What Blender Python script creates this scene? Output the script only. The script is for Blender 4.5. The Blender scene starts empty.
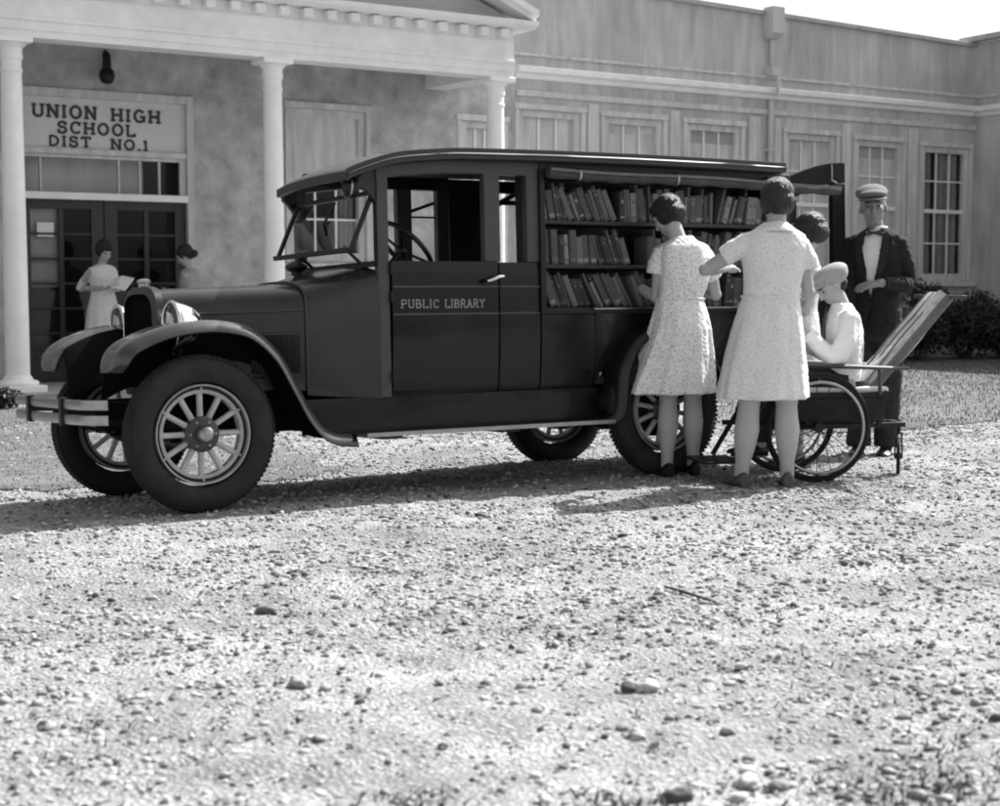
import bpy, bmesh, math, random
import numpy as np
from mathutils import Vector, Matrix, noise
random.seed(7)
rng = np.random.default_rng(11)
R = math.radians
scene = bpy.context.scene
COL = scene.collection

# ------------------------------------------------------------------ helpers
def clear_loc(o, parent):
    COL.objects.link(o)
    if parent is not None:
        o.parent = parent
    return o

def tag(o, label=None, cat=None, group=None, kind=None):
    if label: o['label'] = label
    if cat: o['category'] = cat
    if group: o['group'] = group
    if kind: o['kind'] = kind
    return o

def empty(name, loc=(0, 0, 0), rz=0.0, label=None, cat=None, group=None):
    o = bpy.data.objects.new(name, None)
    o.empty_display_size = 0.2
    COL.objects.link(o)
    o.location = loc
    o.rotation_euler = (0, 0, rz)
    return tag(o, label, cat, group)

class MB:
    """mesh builder"""
    def __init__(self):
        self.v = []; self.f = []
    def add(self, vs, fs):
        b = len(self.v)
        self.v.extend([tuple(p) for p in vs])
        self.f.extend([tuple(i + b for i in f) for f in fs])
        return self
    def box(self, x0, x1, y0, y1, z0, z1, M=None):
        vs = [(x, y, z) for x in (x0, x1) for y in (y0, y1) for z in (z0, z1)]
        if M is not None: vs = [M @ Vector(p) for p in vs]
        return self.add(vs, [(0, 1, 3, 2), (4, 6, 7, 5), (0, 4, 5, 1), (2, 3, 7, 6), (0, 2, 6, 4), (1, 5, 7, 3)])
    def bar(self, a, b, w, t, up=(0, 0, 1)):
        a = Vector(a); b = Vector(b); d = (b - a); L = d.length; d.normalize()
        up = Vector(up); s = d.cross(up)
        if s.length < 1e-4: s = d.cross(Vector((1, 0, 0)))
        s.normalize(); u = s.cross(d)
        M = Matrix(((d.x, s.x, u.x, a.x), (d.y, s.y, u.y, a.y), (d.z, s.z, u.z, a.z), (0, 0, 0, 1)))
        return self.box(0, L, -w / 2, w / 2, -t / 2, t / 2, M)
    def loft(self, rings, cap=True, closed=True, loop=False):
        n = len(rings[0]); vs = [p for r in rings for p in r]; fs = []
        m = len(rings)
        for i in range(m if loop else m - 1):
            j = (i + 1) % m
            for k in range(n if closed else n - 1):
                l = (k + 1) % n
                fs.append((i * n + k, i * n + l, j * n + l, j * n + k))
        if cap and not loop:
            fs.append(tuple(reversed(range(n)))); fs.append(tuple((m - 1) * n + k for k in range(n)))
        return self.add(vs, fs)
    def tube(self, pts, rad, seg=10, cap=True, loop=False, flat=1.0):
        pts = [Vector(p) for p in pts]; n = len(pts)
        if not hasattr(rad, '__len__'): rad = [rad] * n
        rings = []; prev = None
        for i, p in enumerate(pts):
            if loop: t = pts[(i + 1) % n] - pts[i - 1]
            elif i == 0: t = pts[1] - pts[0]
            elif i == n - 1: t = pts[-1] - pts[-2]
            else: t = (pts[i + 1] - pts[i]).normalized() + (pts[i] - pts[i - 1]).normalized()
            t.normalize()
            if prev is None:
                s = t.cross(Vector((0, 0, 1)))
                if s.length < 1e-3: s = t.cross(Vector((0, 1, 0)))
            else:
                s = prev - t * prev.dot(t)
            s.normalize(); prev = s; u = s.cross(t)
            rings.append([p + s * (math.cos(2 * math.pi * k / seg) * rad[i]) + u * (math.sin(2 * math.pi * k / seg) * rad[i] * flat) for k in range(seg)])
        return self.loft(rings, cap=cap, loop=loop)
    def lathe(self, prof, seg=32, M=None, axis='Z'):
        """prof: list of (r, h) revolve around Z (or Y)"""
        rings = []
        for r, h in prof:
            ring = []
            for k in range(seg):
                a = 2 * math.pi * k / seg
                p = Vector((r * math.cos(a), r * math.sin(a), h))
                if axis == 'Y': p = Vector((p.x, p.z, -p.y))
                if axis == 'X': p = Vector((p.z, p.y, -p.x))
                if M is not None: p = M @ p
                ring.append(p)
            rings.append(ring)
        return self.loft(rings)
    def ringprof(self, prof, seg=64, M=None):
        """closed profile (r, y) revolved about the Y axis"""
        rs = []
        for k in range(seg):
            t = 2 * math.pi * k / seg
            rs.append([(M @ Vector((r * math.cos(t), h, r * math.sin(t)))) if M is not None else (r * math.cos(t), h, r * math.sin(t)) for r, h in prof])
        return self.loft(rs, loop=True)
    def ell(self, c, r, rot=None, nu=16, nv=10):
        c = Vector(c); rings = []
        for i in range(1, nv):
            th = math.pi * i / nv
            ring = []
            for k in range(nu):
                a = 2 * math.pi * k / nu
                p = Vector((r[0] * math.sin(th) * math.cos(a), r[1] * math.sin(th) * math.sin(a), r[2] * math.cos(th)))
                if rot is not None: p = rot @ p
                ring.append(c + p)
            rings.append(ring)
        return self.loft(rings)
    def prism(self, poly, a, b, plane='XZ'):
        """extrude 2D poly; plane XZ -> along Y from a to b"""
        if plane == 'XZ': f = lambda p, t: (p[0], t, p[1])
        elif plane == 'YZ': f = lambda p, t: (t, p[0], p[1])
        else: f = lambda p, t: (p[0], p[1], t)
        return self.loft([[f(p, a) for p in poly], [f(p, b) for p in poly]])
    def mesh(self, name):
        me = bpy.data.meshes.new(name)
        me.from_pydata([tuple(p) for p in self.v], [], self.f)
        bm = bmesh.new(); bm.from_mesh(me)
        bmesh.ops.recalc_face_normals(bm, faces=bm.faces)
        bm.to_mesh(me); bm.free()
        return me
    def build(self, name, mat, parent=None, smooth=None, bevel=0.0, seg=2):
        me = self.mesh(name)
        if smooth is not None:
            me.polygons.foreach_set('use_smooth', [True] * len(me.polygons))
            me.set_sharp_from_angle(angle=R(smooth))
        me.materials.append(mat)
        o = bpy.data.objects.new(name, me)
        clear_loc(o, parent)
        if bevel:
            m = o.modifiers.new('bevel', 'BEVEL'); m.width = bevel; m.segments = seg; m.limit_method = 'ANGLE'
            m.harden_normals = False
        return o
    def remesh(self, name, mat, parent, voxel=0.008, smooth=3, disp=None):
        me = self.mesh(name)
        t = bpy.data.objects.new('tmp', me); COL.objects.link(t)
        m = t.modifiers.new('r', 'REMESH'); m.mode = 'VOXEL'; m.voxel_size = voxel
        if smooth:
            s = t.modifiers.new('s', 'SMOOTH'); s.iterations = smooth; s.factor = 0.5
        dg = bpy.context.evaluated_depsgraph_get()
        me2 = bpy.data.meshes.new_from_object(t.evaluated_get(dg))
        bpy.data.objects.remove(t); me2.name = name
        if disp:
            pairs = [(v.co.copy(), v.normal.copy()) for v in me2.vertices]
            me2.vertices.foreach_set('co', [q for a_, b_ in pairs for q in disp(a_, b_)])
        me2.polygons.foreach_set('use_smooth', [True] * len(me2.polygons))
        me2.materials.clear(); me2.materials.append(mat)
        o = bpy.data.objects.new(name, me2)
        return clear_loc(o, parent)

# ------------------------------------------------------------------ materials (all neutral: the photograph is black and white)
def mat(name, v, rough=0.6, amt=0.15, scale=6.0, bump=0.0, bscale=60.0, metal=0.0, streak=False, spec=0.5, coat=0.0, dots=None, big=0.0, dust=0.0, wave=0.0, stain=0.0, bstreak=False):
    m = bpy.data.materials.new(name); m.use_nodes = True
    nt = m.node_tree; N = nt.nodes; Lk = nt.links; b = N['Principled BSDF']
    b.inputs['Roughness'].default_value = rough; b.inputs['Metallic'].default_value = metal
    b.inputs['Specular IOR Level'].default_value = spec
    b.inputs['Coat Weight'].default_value = coat
    tc = N.new('ShaderNodeTexCoord'); mp = N.new('ShaderNodeMapping'); Lk.new(tc.outputs['Object'], mp.inputs['Vector'])
    if streak: mp.inputs['Scale'].default_value = (1, 1, 0.16)
    n = N.new('ShaderNodeTexNoise'); n.inputs['Scale'].default_value = scale; n.inputs['Detail'].default_value = 7; n.inputs['Roughness'].default_value = 0.6
    Lk.new(mp.outputs['Vector'], n.inputs['Vector'])
    mr = N.new('ShaderNodeMapRange'); mr.inputs['From Min'].default_value = 0.3; mr.inputs['From Max'].default_value = 0.7
    mr.inputs['To Min'].default_value = v * (1 - amt); mr.inputs['To Max'].default_value = v * (1 + amt)
    Lk.new(n.outputs['Fac'], mr.inputs['Value'])
    out = mr.outputs['Result']
    if big:
        n2 = N.new('ShaderNodeTexNoise'); n2.inputs['Scale'].default_value = 0.9; n2.inputs['Detail'].default_value = 3
        Lk.new(tc.outputs['Object'], n2.inputs['Vector'])
        m2 = N.new('ShaderNodeMapRange'); m2.inputs['From Min'].default_value = 0.35; m2.inputs['From Max'].default_value = 0.65
        m2.inputs['To Min'].default_value = 1 - big; m2.inputs['To Max'].default_value = 1 + big
        Lk.new(n2.outputs['Fac'], m2.inputs['Value'])
        mm = N.new('ShaderNodeMath'); mm.operation = 'MULTIPLY'; Lk.new(out, mm.inputs[0]); Lk.new(m2.outputs['Result'], mm.inputs[1]); out = mm.outputs[0]
    if stain:
        ms = N.new('ShaderNodeMapping'); ms.inputs['Scale'].default_value = (2.1, 2.1, .30); Lk.new(tc.outputs['Object'], ms.inputs['Vector'])
        n3 = N.new('ShaderNodeTexNoise'); n3.inputs['Scale'].default_value = 1.0; n3.inputs['Detail'].default_value = 8; n3.inputs['Roughness'].default_value = .65; n3.inputs['Distortion'].default_value = .4; Lk.new(ms.outputs[0], n3.inputs['Vector'])
        m3 = N.new('ShaderNodeMapRange'); m3.inputs['From Min'].default_value = .40; m3.inputs['From Max'].default_value = .72; m3.inputs['To Min'].default_value = 1.0; m3.inputs['To Max'].default_value = 1 - stain
        Lk.new(n3.outputs['Fac'], m3.inputs['Value']); mm = N.new('ShaderNodeMath'); mm.operation = 'MULTIPLY'; Lk.new(out, mm.inputs[0]); Lk.new(m3.outputs['Result'], mm.inputs[1]); out = mm.outputs[0]
    if dots:
        sc, dv, thr = dots
        vo = N.new('ShaderNodeTexVoronoi'); vo.inputs['Scale'].default_value = sc; Lk.new(tc.outputs['Object'], vo.inputs['Vector'])
        dn = N.new('ShaderNodeTexNoise'); dn.inputs['Scale'].default_value = sc * 0.8; Lk.new(tc.outputs['Object'], dn.inputs['Vector'])
        ad = N.new('ShaderNodeMath'); ad.operation = 'MULTIPLY_ADD'; ad.inputs[1].default_value = 0.5
        Lk.new(dn.outputs['Fac'], ad.inputs[0]); Lk.new(vo.outputs['Distance'], ad.inputs[2])
        cr = N.new('ShaderNodeMapRange'); cr.inputs['From Min'].default_value = thr; cr.inputs['From Max'].default_value = thr + 0.08
        cr.inputs['To Min'].default_value = dv; cr.inputs['To Max'].default_value = 1.0
        Lk.new(ad.outputs[0], cr.inputs['Value'])
        mm = N.new('ShaderNodeMath'); mm.operation = 'MULTIPLY'; Lk.new(out, mm.inputs[0]); Lk.new(cr.outputs['Result'], mm.inputs[1]); out = mm.outputs[0]
    cc = N.new('ShaderNodeCombineColor')
    for i in range(3): Lk.new(out, cc.inputs[i])
    Lk.new(cc.outputs['Color'], b.inputs['Base Color'])
    if dust:
        rr = N.new('ShaderNodeMapRange'); rr.inputs['From Min'].default_value = 0.3; rr.inputs['From Max'].default_value = 0.7
        rr.inputs['To Min'].default_value = max(0.02, rough - dust); rr.inputs['To Max'].default_value = min(1, rough + dust)
        Lk.new(n.outputs['Fac'], rr.inputs['Value']); Lk.new(rr.outputs['Result'], b.inputs['Roughness'])
    if wave:
        wn_ = N.new('ShaderNodeTexNoise'); wn_.inputs['Scale'].default_value = wave; wn_.inputs['Detail'].default_value = 1; Lk.new(tc.outputs['Object'], wn_.inputs['Vector'])
        bp = N.new('ShaderNodeBump'); bp.inputs['Strength'].default_value = .4; bp.inputs['Distance'].default_value = .03
        Lk.new(wn_.outputs['Fac'], bp.inputs['Height']); Lk.new(bp.outputs['Normal'], b.inputs['Normal'])
        if coat: Lk.new(bp.outputs['Normal'], b.inputs['Coat Normal'])
    elif bump:
        bn = N.new('ShaderNodeTexNoise'); bn.inputs['Scale'].default_value = bscale; bn.inputs['Detail'].default_value = 6
        Lk.new(mp.outputs['Vector'] if bstreak else tc.outputs['Object'], bn.inputs['Vector'])
        bp = N.new('ShaderNodeBump'); bp.inputs['Strength'].default_value = bump; bp.inputs['Distance'].default_value = 0.02
        Lk.new(bn.outputs['Fac'], bp.inputs['Height']); Lk.new(bp.outputs['Normal'], b.inputs['Normal'])
    return m

def glass_mat(name, tint=0.9, rough=0.02, boost=1.45):
    m = bpy.data.materials.new(name); m.use_nodes = True
    nt = m.node_tree; N = nt.nodes; Lk = nt.links
    N.remove(N['Principled BSDF']); o = N['Material Output']
    t = N.new('ShaderNodeBsdfTransparent'); t.inputs['Color'].default_value = (tint,) * 3 + (1,)
    g = N.new('ShaderNodeBsdfGlossy'); g.inputs['Roughness'].default_value = rough; g.inputs['Color'].default_value = (.9, .9, .9, 1)
    f = N.new('ShaderNodeFresnel'); f.inputs['IOR'].default_value = boost
    x = N.new('ShaderNodeMixShader'); Lk.new(f.outputs[0], x.inputs[0]); Lk.new(t.outputs[0], x.inputs[1]); Lk.new(g.outputs[0], x.inputs[2])
    Lk.new(x.outputs[0], o.inputs['Surface'])
    return m

MT = dict(
    stucco=mat('stucco', .47, .9, .3, 4, .8, 40, big=.14, spec=.2, stain=.16),
    stucco_streak=mat('stucco_streak', .52, .9, .2, 6, .8, 40, streak=True, big=.1, spec=.2, stain=.2),
    stone_white=mat('painted_wood', .84, .6, .07, 5, .15, 50, big=.05),
    column=mat('column_paint', .88, .6, .06, 4, .1, 60, big=.05),
    trim=mat('window_trim', .56, .7, .22, 9, .15, 50, streak=True),
    blind=mat('whitened_pane', .52, .3, .22, 7, 0, streak=True),
    soffit=mat('soffit', .4, .85, .1, 3),
    tympanum=mat('tympanum', .42, .85, .12, 3, .2),
    sign=mat('sign_board', .62, .7, .08, 4),
    ink=mat('dark_lettering', .04, .7, .1, 5),
    gold=mat('pale_lettering', .22, .6, .5, 90),
    door=mat('dark_door', .022, .45, .2, 6, .1),
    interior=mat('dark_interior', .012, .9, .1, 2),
    curtain=mat('curtain', .5, .9, .15, 8),
    body=mat('truck_paint', .0065, .2, .5, 2.2, .03, 90, spec=.25, coat=.14, dust=.16, wave=1.6),
    body2=mat('truck_paint_dark', .004, .45, .25, 3, .03, 90, coat=.1, dust=.1),
    hood=mat('hood_paint', .026, .26, .4, 2.2, .03, 90, spec=.35, coat=.25, dust=.12, wave=1.8),
    shell=mat('radiator_paint', .005, .4, .2, 6),
    fender=mat('fender_enamel', .042, .26, .4, 3, .03, 80, spec=.4, coat=.6, dust=.12),
    moulding=mat('body_moulding', .04, .4, .15, 8),
    roof=mat('roof_canvas', .06, .5, .1, 10, .3, 90),
    roof_edge=mat('roof_edge', .02, .5, .2, 6),
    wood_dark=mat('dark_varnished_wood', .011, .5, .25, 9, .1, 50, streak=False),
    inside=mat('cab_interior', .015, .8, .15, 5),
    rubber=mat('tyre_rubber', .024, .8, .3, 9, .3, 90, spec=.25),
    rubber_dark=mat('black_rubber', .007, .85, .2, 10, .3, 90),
    spoke=mat('spoke_wood', .42, .5, .12, 18, .1),
    rim=mat('wheel_rim', .34, .45, .2, 20),
    hub=mat('hub_dark', .04, .45, .2, 12),
    nickel=mat('nickel_plate', .75, .12, .05, 8, metal=1.0),
    nickel_dull=mat('dull_nickel', .34, .32, .12, 14, metal=1.0),
    iron=mat('black_iron', .007, .45, .3, 10, spec=.35),
    core=mat('radiator_core', .003, .9, .2, 80, .6, 300, spec=.05),
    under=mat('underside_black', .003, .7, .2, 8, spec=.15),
    canvas=mat('rolled_canvas', .05, .85, .2, 14, .4, 60),
    shelf=mat('shelf_board', .022, .55, .25, 12, .1),
    shelf_edge=mat('shelf_edge', .11, .6, .2, 12, .1),
    paper=mat('paper', .72, .8, .05, 10),
    skin=mat('skin', .36, .55, .06, 9, .1, 120),
    skin_tan=mat('tanned_skin', .2, .55, .08, 9, .1, 120),
    stocking=mat('stocking', .42, .6, .06, 9),
    hair=mat('dark_hair', .013, .36, .6, 170, 1.0, 190, streak=True, bstreak=True),
    hair2=mat('brown_hair', .024, .38, .6, 170, 1.0, 190, streak=True, bstreak=True),
    dress_floral=mat('floral_print_cotton', .78, .85, .04, 6, .25, 60, dots=(80, .55, .56)),
    dress_speckle=mat('speckled_cotton', .74, .85, .04, 6, .2, 60, dots=(95, .74, .55)),
    dress_pale=mat('pale_cotton', .5, .85, .06, 6, .2, 60),
    dress_grey=mat('grey_cotton', .3, .85, .06, 6, .2, 60),
    shirt=mat('white_shirt', .8, .8, .03, 6, .2, 40),
    suit=mat('dark_suit_wool', .016, .9, .25, 12, .25, 120, spec=.25),
    suit_grey=mat('grey_trousers', .03, .9, .2, 12, .25, 120, spec=.2),
    cap=mat('tweed_cap', .13, .9, .25, 70, .3, 120),
    cap_light=mat('light_cap', .3, .85, .08, 20, .2, 100),
    shoe=mat('black_shoe_leather', .01, .3, .2, 15),
    shoe_grey=mat('grey_shoe_leather', .07, .5, .2, 15),
    wicker=mat('pale_wicker', .5, .7, .25, 30, .4, 140),
    leaf=mat('shrub_leaf', .035, .6, .4, 6),
    leaf_light=mat('vine_leaf', .12, .6, .4, 6),
    stem=mat('stem', .05, .8, .2, 12),
    downspout=mat('downspout_metal', .48, .5, .1, 8, streak=True),
    glass=glass_mat('window_glass', .95, .02, 1.45),
    glass_clear=glass_mat('windshield_glass', .96, .01, 1.35),
    lens=glass_mat('lamp_lens', .9, .05, 1.6),
    cushion=mat('seat_cushion', .02, .7, .2, 10, .2),
    white_cloth=mat('white_cloth', .7, .85, .05, 8, .2),
)

# ------------------------------------------------------------------ frames
H = 1.15
AF = R(90 - 56.7)            # facade direction angle from +X
UF = Vector((math.cos(AF), math.sin(AF), 0)); NF = Vector((-math.sin(AF), math.cos(AF), 0))
AT = R(90 - 57.5)            # truck direction angle from +X
UT = Vector((math.cos(AT), math.sin(AT), 0)); NT = Vector((-math.sin(AT), math.cos(AT), 0))
TO = Vector((-1.465, 7.95, 0))
WALL = 17.9                  # distance of the wall plane along NF

def smooth01(a, b, x):
    t = np.clip((x - a) / (b - a), 0, 1); return t * t * (3 - 2 * t)

def ground_h(x, y):
    """terrain height"""
    x = np.asarray(x, float); y = np.asarray(y, float)
    dx = x - TO.x; dy = y - TO.y
    n = dx * NT.x + dy * NT.y
    u = dx * UT.x + dy * UT.y
    z = -0.05 * smooth01(0.05, 1.3, n) * (1 - smooth01(1.9, 3.6, n)) * (1 - smooth01(1.0, 3.2, u) * .6) * smooth01(-6, -3, u)
    fade = 1 - smooth01(11, 14, y)
    tr = n + .25 * u + .18 * np.sin(u * .7)
    z = z - sum(.014 * np.exp(-((tr - c) / .16) ** 2) for c in (-.95, -2.35, -3.5, -4.7)) * (1 - smooth01(7.0, 7.8, y))
    z = z + (0.012 * np.sin(x * 1.9 + 0.7 * np.sin(y * 1.3)) * np.sin(y * 1.5 + 0.5 * x) + 0.006 * np.sin(x * 5.1 + y * 2.2) * np.sin(y * 4.3 - x)) * fade * (1 - smooth01(6.6, 7.4, y))
    z = z + 0.004 * np.sin(x * 7.7 + 2 * np.sin(y * 3)) * np.sin(y * 8.3) * fade
    return z

# ------------------------------------------------------------------ lettering (slab-serif strokes)
def arc(cx, cy, rx, ry, a0, a1, n=12):
    return [(cx + rx * math.cos(R(a0 + (a1 - a0) * i / n)), cy + ry * math.sin(R(a0 + (a1 - a0) * i / n))) for i in range(n + 1)]
W_ = .62
GL = {
 'U': ([[(0.08, 1), (0.08, .32)] + arc(.31, .3, .23, .26, 180, 360) + [(.54, 1)]], [(.08, 1), (.54, 1)], .62),
 'N': ([[(.08, 0), (.08, 1)], [(.08, 1), (.56, 0)], [(.56, 0), (.56, 1)]], [(.08, 0), (.08, 1), (.56, 1)], .64),
 'I': ([[(.12, 0), (.12, 1)]], [(.12, 0), (.12, 1)], .24),
 'O': ([arc(.34, .5, .28, .46, 0, 360, 24)], [], .68),
 'H': ([[(.08, 0), (.08, 1)], [(.54, 0), (.54, 1)], [(.08, .5), (.54, .5)]], [(.08, 0), (.08, 1), (.54, 0), (.54, 1)], .62),
 'G': ([arc(.34, .5, .28, .46, 45, 330, 20), [(.58, .08), (.58, .45)], [(.4, .45), (.64, .45)]], [], .68),
 'C': ([arc(.34, .5, .28, .46, 45, 315, 20), [(.54, .7), (.54, .95)]], [], .62),
 'S': ([arc(.28, .73, .2, .23, 30, 250, 12) + arc(.28, .27, .22, .25, 80, -150, 14), [(.47, .72), (.47, .96)], [(.07, .04), (.07, .28)]], [], .56),
 'L': ([[(.08, 1), (.08, .04), (.5, .04), (.5, .22)]], [(.08, 1)], .54),
 'D': ([[(.08, .04), (.08, .96)] + arc(.22, .5, .34, .46, 90, -90, 14) + [(.08, .04)]], [], .62),
 'T': ([[(.3, 0), (.3, .96)], [(.04, .8), (.04, .96), (.56, .96), (.56, .8)]], [(.3, 0)], .6),
 '.': ([[(.06, .04), (.12, .04)]], [], .18),
 '1': ([[(.14, 0), (.14, .96), (.03, .84)]], [(.14, 0)], .28),
 'P': ([[(.08, 0), (.08, .96)] + arc(.28, .72, .24, .24, 90, -90, 12) + [(.08, .48)]], [(.08, 0)], .56),
 'B': ([[(.08, .04), (.08, .96)] + arc(.26, .74, .22, .22, 90, -90, 10) + [(.08, .52)], [(.08, .52)] + arc(.28, .28, .26, .24, 90, -90, 10) + [(.08, .04)]], [], .58),
 'R': ([[(.08, 0), (.08, .96)] + arc(.28, .74, .22, .22, 90, -90, 10) + [(.08, .52)], [(.3, .52), (.54, 0)]], [(.08, 0), (.54, 0)], .6),
 'A': ([[(.04, 0), (.3, 1), (.56, 0)], [(.14, .34), (.46, .34)]], [(.06, 0), (.54, 0)], .6),
 'Y': ([[(.04, 1), (.3, .5), (.56, 1)], [(.3, .5), (.3, 0)]], [(.3, 0), (.05, 1), (.55, 1)], .6),
}
def text_mesh(mb, txt, x0, x1, z0, h, y, depth, th=.15, word=.55, sp=.16):
    """write txt between x0 and x1 on an XZ plane facing -Y"""
    tot = 0
    for c in txt: tot += word if c == ' ' else GL[c][2] + sp
    tot -= sp; k = (x1 - x0) / tot; x = 0
    lay = 0
    for c in txt:
        if c == ' ': x += word; continue
        st, sf, w = GL[c]
        for s in st:
            for (a, b) in zip(s[:-1], s[1:]):
                ax, az, bx, bz = x + a[0], a[1], x + b[0], b[1]
                A = Vector((x0 + ax * k, 0, z0 + az * h)); B = Vector((x0 + bx * k, 0, z0 + bz * h))
                d = B - A
                if d.length < 1e-6: continue
                d.normalize(); nrm = Vector((-d.z, 0, d.x)) * th * h * .5
                A -= d * th * h * .2; B += d * th * h * .2
                lay += 1; o = (lay % 5) * depth * .04
                mb.loft([[(p.x, y - depth - o, p.z) for p in (A - nrm, B - nrm, B + nrm, A + nrm)], [(p.x, y, p.z) for p in (A - nrm, B - nrm, B + nrm, A + nrm)]])
        for (sx, sz) in sf:
            zc = z0 + (sz * h + (th * h * .3 if sz == 0 else -th * h * .3))
            xc = x0 + (x + sx) * k
            mb.box(xc - .13 * k, xc + .13 * k, y - depth * 1.3, y, zc - th * h * .32, zc + th * h * .32)
        x += w + sp

# ------------------------------------------------------------------ school building
school = empty('school_building', (NF.x * WALL, NF.y * WALL, 0), AF,
               'long stucco school with a columned porch, gable and a row of tall sash windows', 'building')
def ptop(s): return 5.14 - .023 * max(0, s - 14)
def wall_holes(mb, s0, s1, z0, topf, holes, reveal=.14, step=2.0):
    xs = sorted(set([s0, s1] + [h[0] for h in holes] + [h[1] for h in holes]))
    for a, b in zip(xs[:-1], xs[1:]):
        hs = sorted([h for h in holes if h[0] <= a + 1e-6 and h[1] >= b - 1e-6], key=lambda h: h[2])
        z = z0
        for h in hs:
            if h[2] > z: mb.add([(a, 0, z), (b, 0, z), (b, 0, h[2]), (a, 0, h[2])], [(0, 1, 2, 3)])
            z = h[3]
        mb.add([(a, 0, z), (b, 0, z), (b, 0, topf(b)), (a, 0, topf(a))], [(0, 1, 2, 3)])
    for (a, b, c, d) in holes:
        r = reveal
        mb.add([(a, 0, c), (a, r, c), (a, r, d), (a, 0, d)], [(0, 1, 2, 3)])
        mb.add([(b, 0, c), (b, r, c), (b, r, d), (b, 0, d)], [(0, 1, 2, 3)])
        mb.add([(a, 0, d), (a, r, d), (b, r, d), (b, 0, d)], [(0, 1, 2, 3)])
        mb.add([(a, 0, c), (a, r, c), (b, r, c), (b, 0, c)], [(0, 1, 2, 3)])

DOOR = (5.36, 7.34, 0.0, 3.24)
wins = [(8.69, 9.73, 1.42, 3.28), (2.97, 4.01, 1.42, 3.28), (11.16, 11.80, 1.2, 3.26)]
wing = [(12.06, 13.08, 1.2, 3.46), (13.50, 14.52, 1.2, 3.44), (14.97, 15.99, 1.2, 3.43),
        (16.90, 17.92, 1.2, 3.39), (18.37, 19.39, 1.2, 3.36), (19.86, 20.96, 1.2, 3.33)]
# entrance wall and wing wall, each with its real openings
m = MB(); wall_holes(m, -4.0, 11.95, 0, ptop, [DOOR] + wins); m.build('wall', MT['stucco'], school)
m = MB(); wall_holes(m, 11.95, 21.12, 0, ptop, wing); m.build('wall', MT['stucco_streak'], school)
# projecting wing on the right (its side faces the drive)
m = MB()
m.add([(21.12, 0, 0), (21.12, -5, 0), (21.12, -5, 5.16), (21.12, 0, 5.06)], [(0, 1, 2, 3)])
m.add([(21.12, -5, 0), (29, -5, 0), (29, -5, 5.16), (21.12, -5, 5.16)], [(0, 1, 2, 3)])
m.build('projecting_wing', MT['stucco_streak'], school)
# roof, back, ends: closes the volume
m = MB()
m.box(-4.0, 29, .35, 12, 4.72, 4.8)
m.box(-4.0, 29, 11.9, 12.1, 0, 5.0); m.box(-4.1, -4.0, 0, 12, 0, 5.1); m.box(29, 29.1, -5, 12, 0, 5.1)
m.box(21.3, 28.9, -4.9, .35, 4.72, 4.8); m.box(20.97, 21.3, .001, .25, 4.8, 5.068)
m.add([(-4, .3, 4.7), (21.12, .3, 4.7), (21.12, .3, 4.9), (-4, .3, 5.1)], [(0, 1, 2, 3)])
m.build('roof', MT['soffit'], school)
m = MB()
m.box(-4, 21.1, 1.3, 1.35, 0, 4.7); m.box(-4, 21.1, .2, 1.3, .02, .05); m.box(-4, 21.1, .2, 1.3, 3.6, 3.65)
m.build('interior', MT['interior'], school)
# parapet coping
m = MB()
for a, b in ((-4.0, 14.0), (14.0, 20.938)):
    m.loft([[(s, -.06, ptop(s)), (s, .26, ptop(s)), (s, .26, ptop(s) + .07), (s, -.06, ptop(s) + .07)] for s in (a, b)])
m.loft([[(20.94, t, 5.07 - t * .02), (21.34, t, 5.07 - t * .02), (21.34, t, 5.16 - t * .02), (20.94, t, 5.16 - t * .02)] for t in (.26, -5.06)])
m.build('parapet_coping', mat('coping', .4, .9, .15, 6, .2), school, bevel=.008)
# belt cornice
m = MB()
prof = [(0, 3.86), (-.05, 3.87), (-.07, 3.92), (-.13, 3.95), (-.14, 4.01), (-.11, 4.03), (0, 4.05)]
m.loft([[(s, p[0], p[1]) for p in prof] for s in (11.98, 21.0)])
m.loft([[(21.12 + p[0], t, p[1]) for p in prof] for t in (-.0, -5)])
m.build('belt_cornice', MT['stone_white'], school, smooth=30)
m = MB()
m.box(11.6, 21.1, -.035, 0, 4.17, 4.21); m.box(21.085, 21.12, -5, -.036, 4.17, 4.21)
m.build('string_course', MT['trim'], school, bevel=.006)

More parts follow.
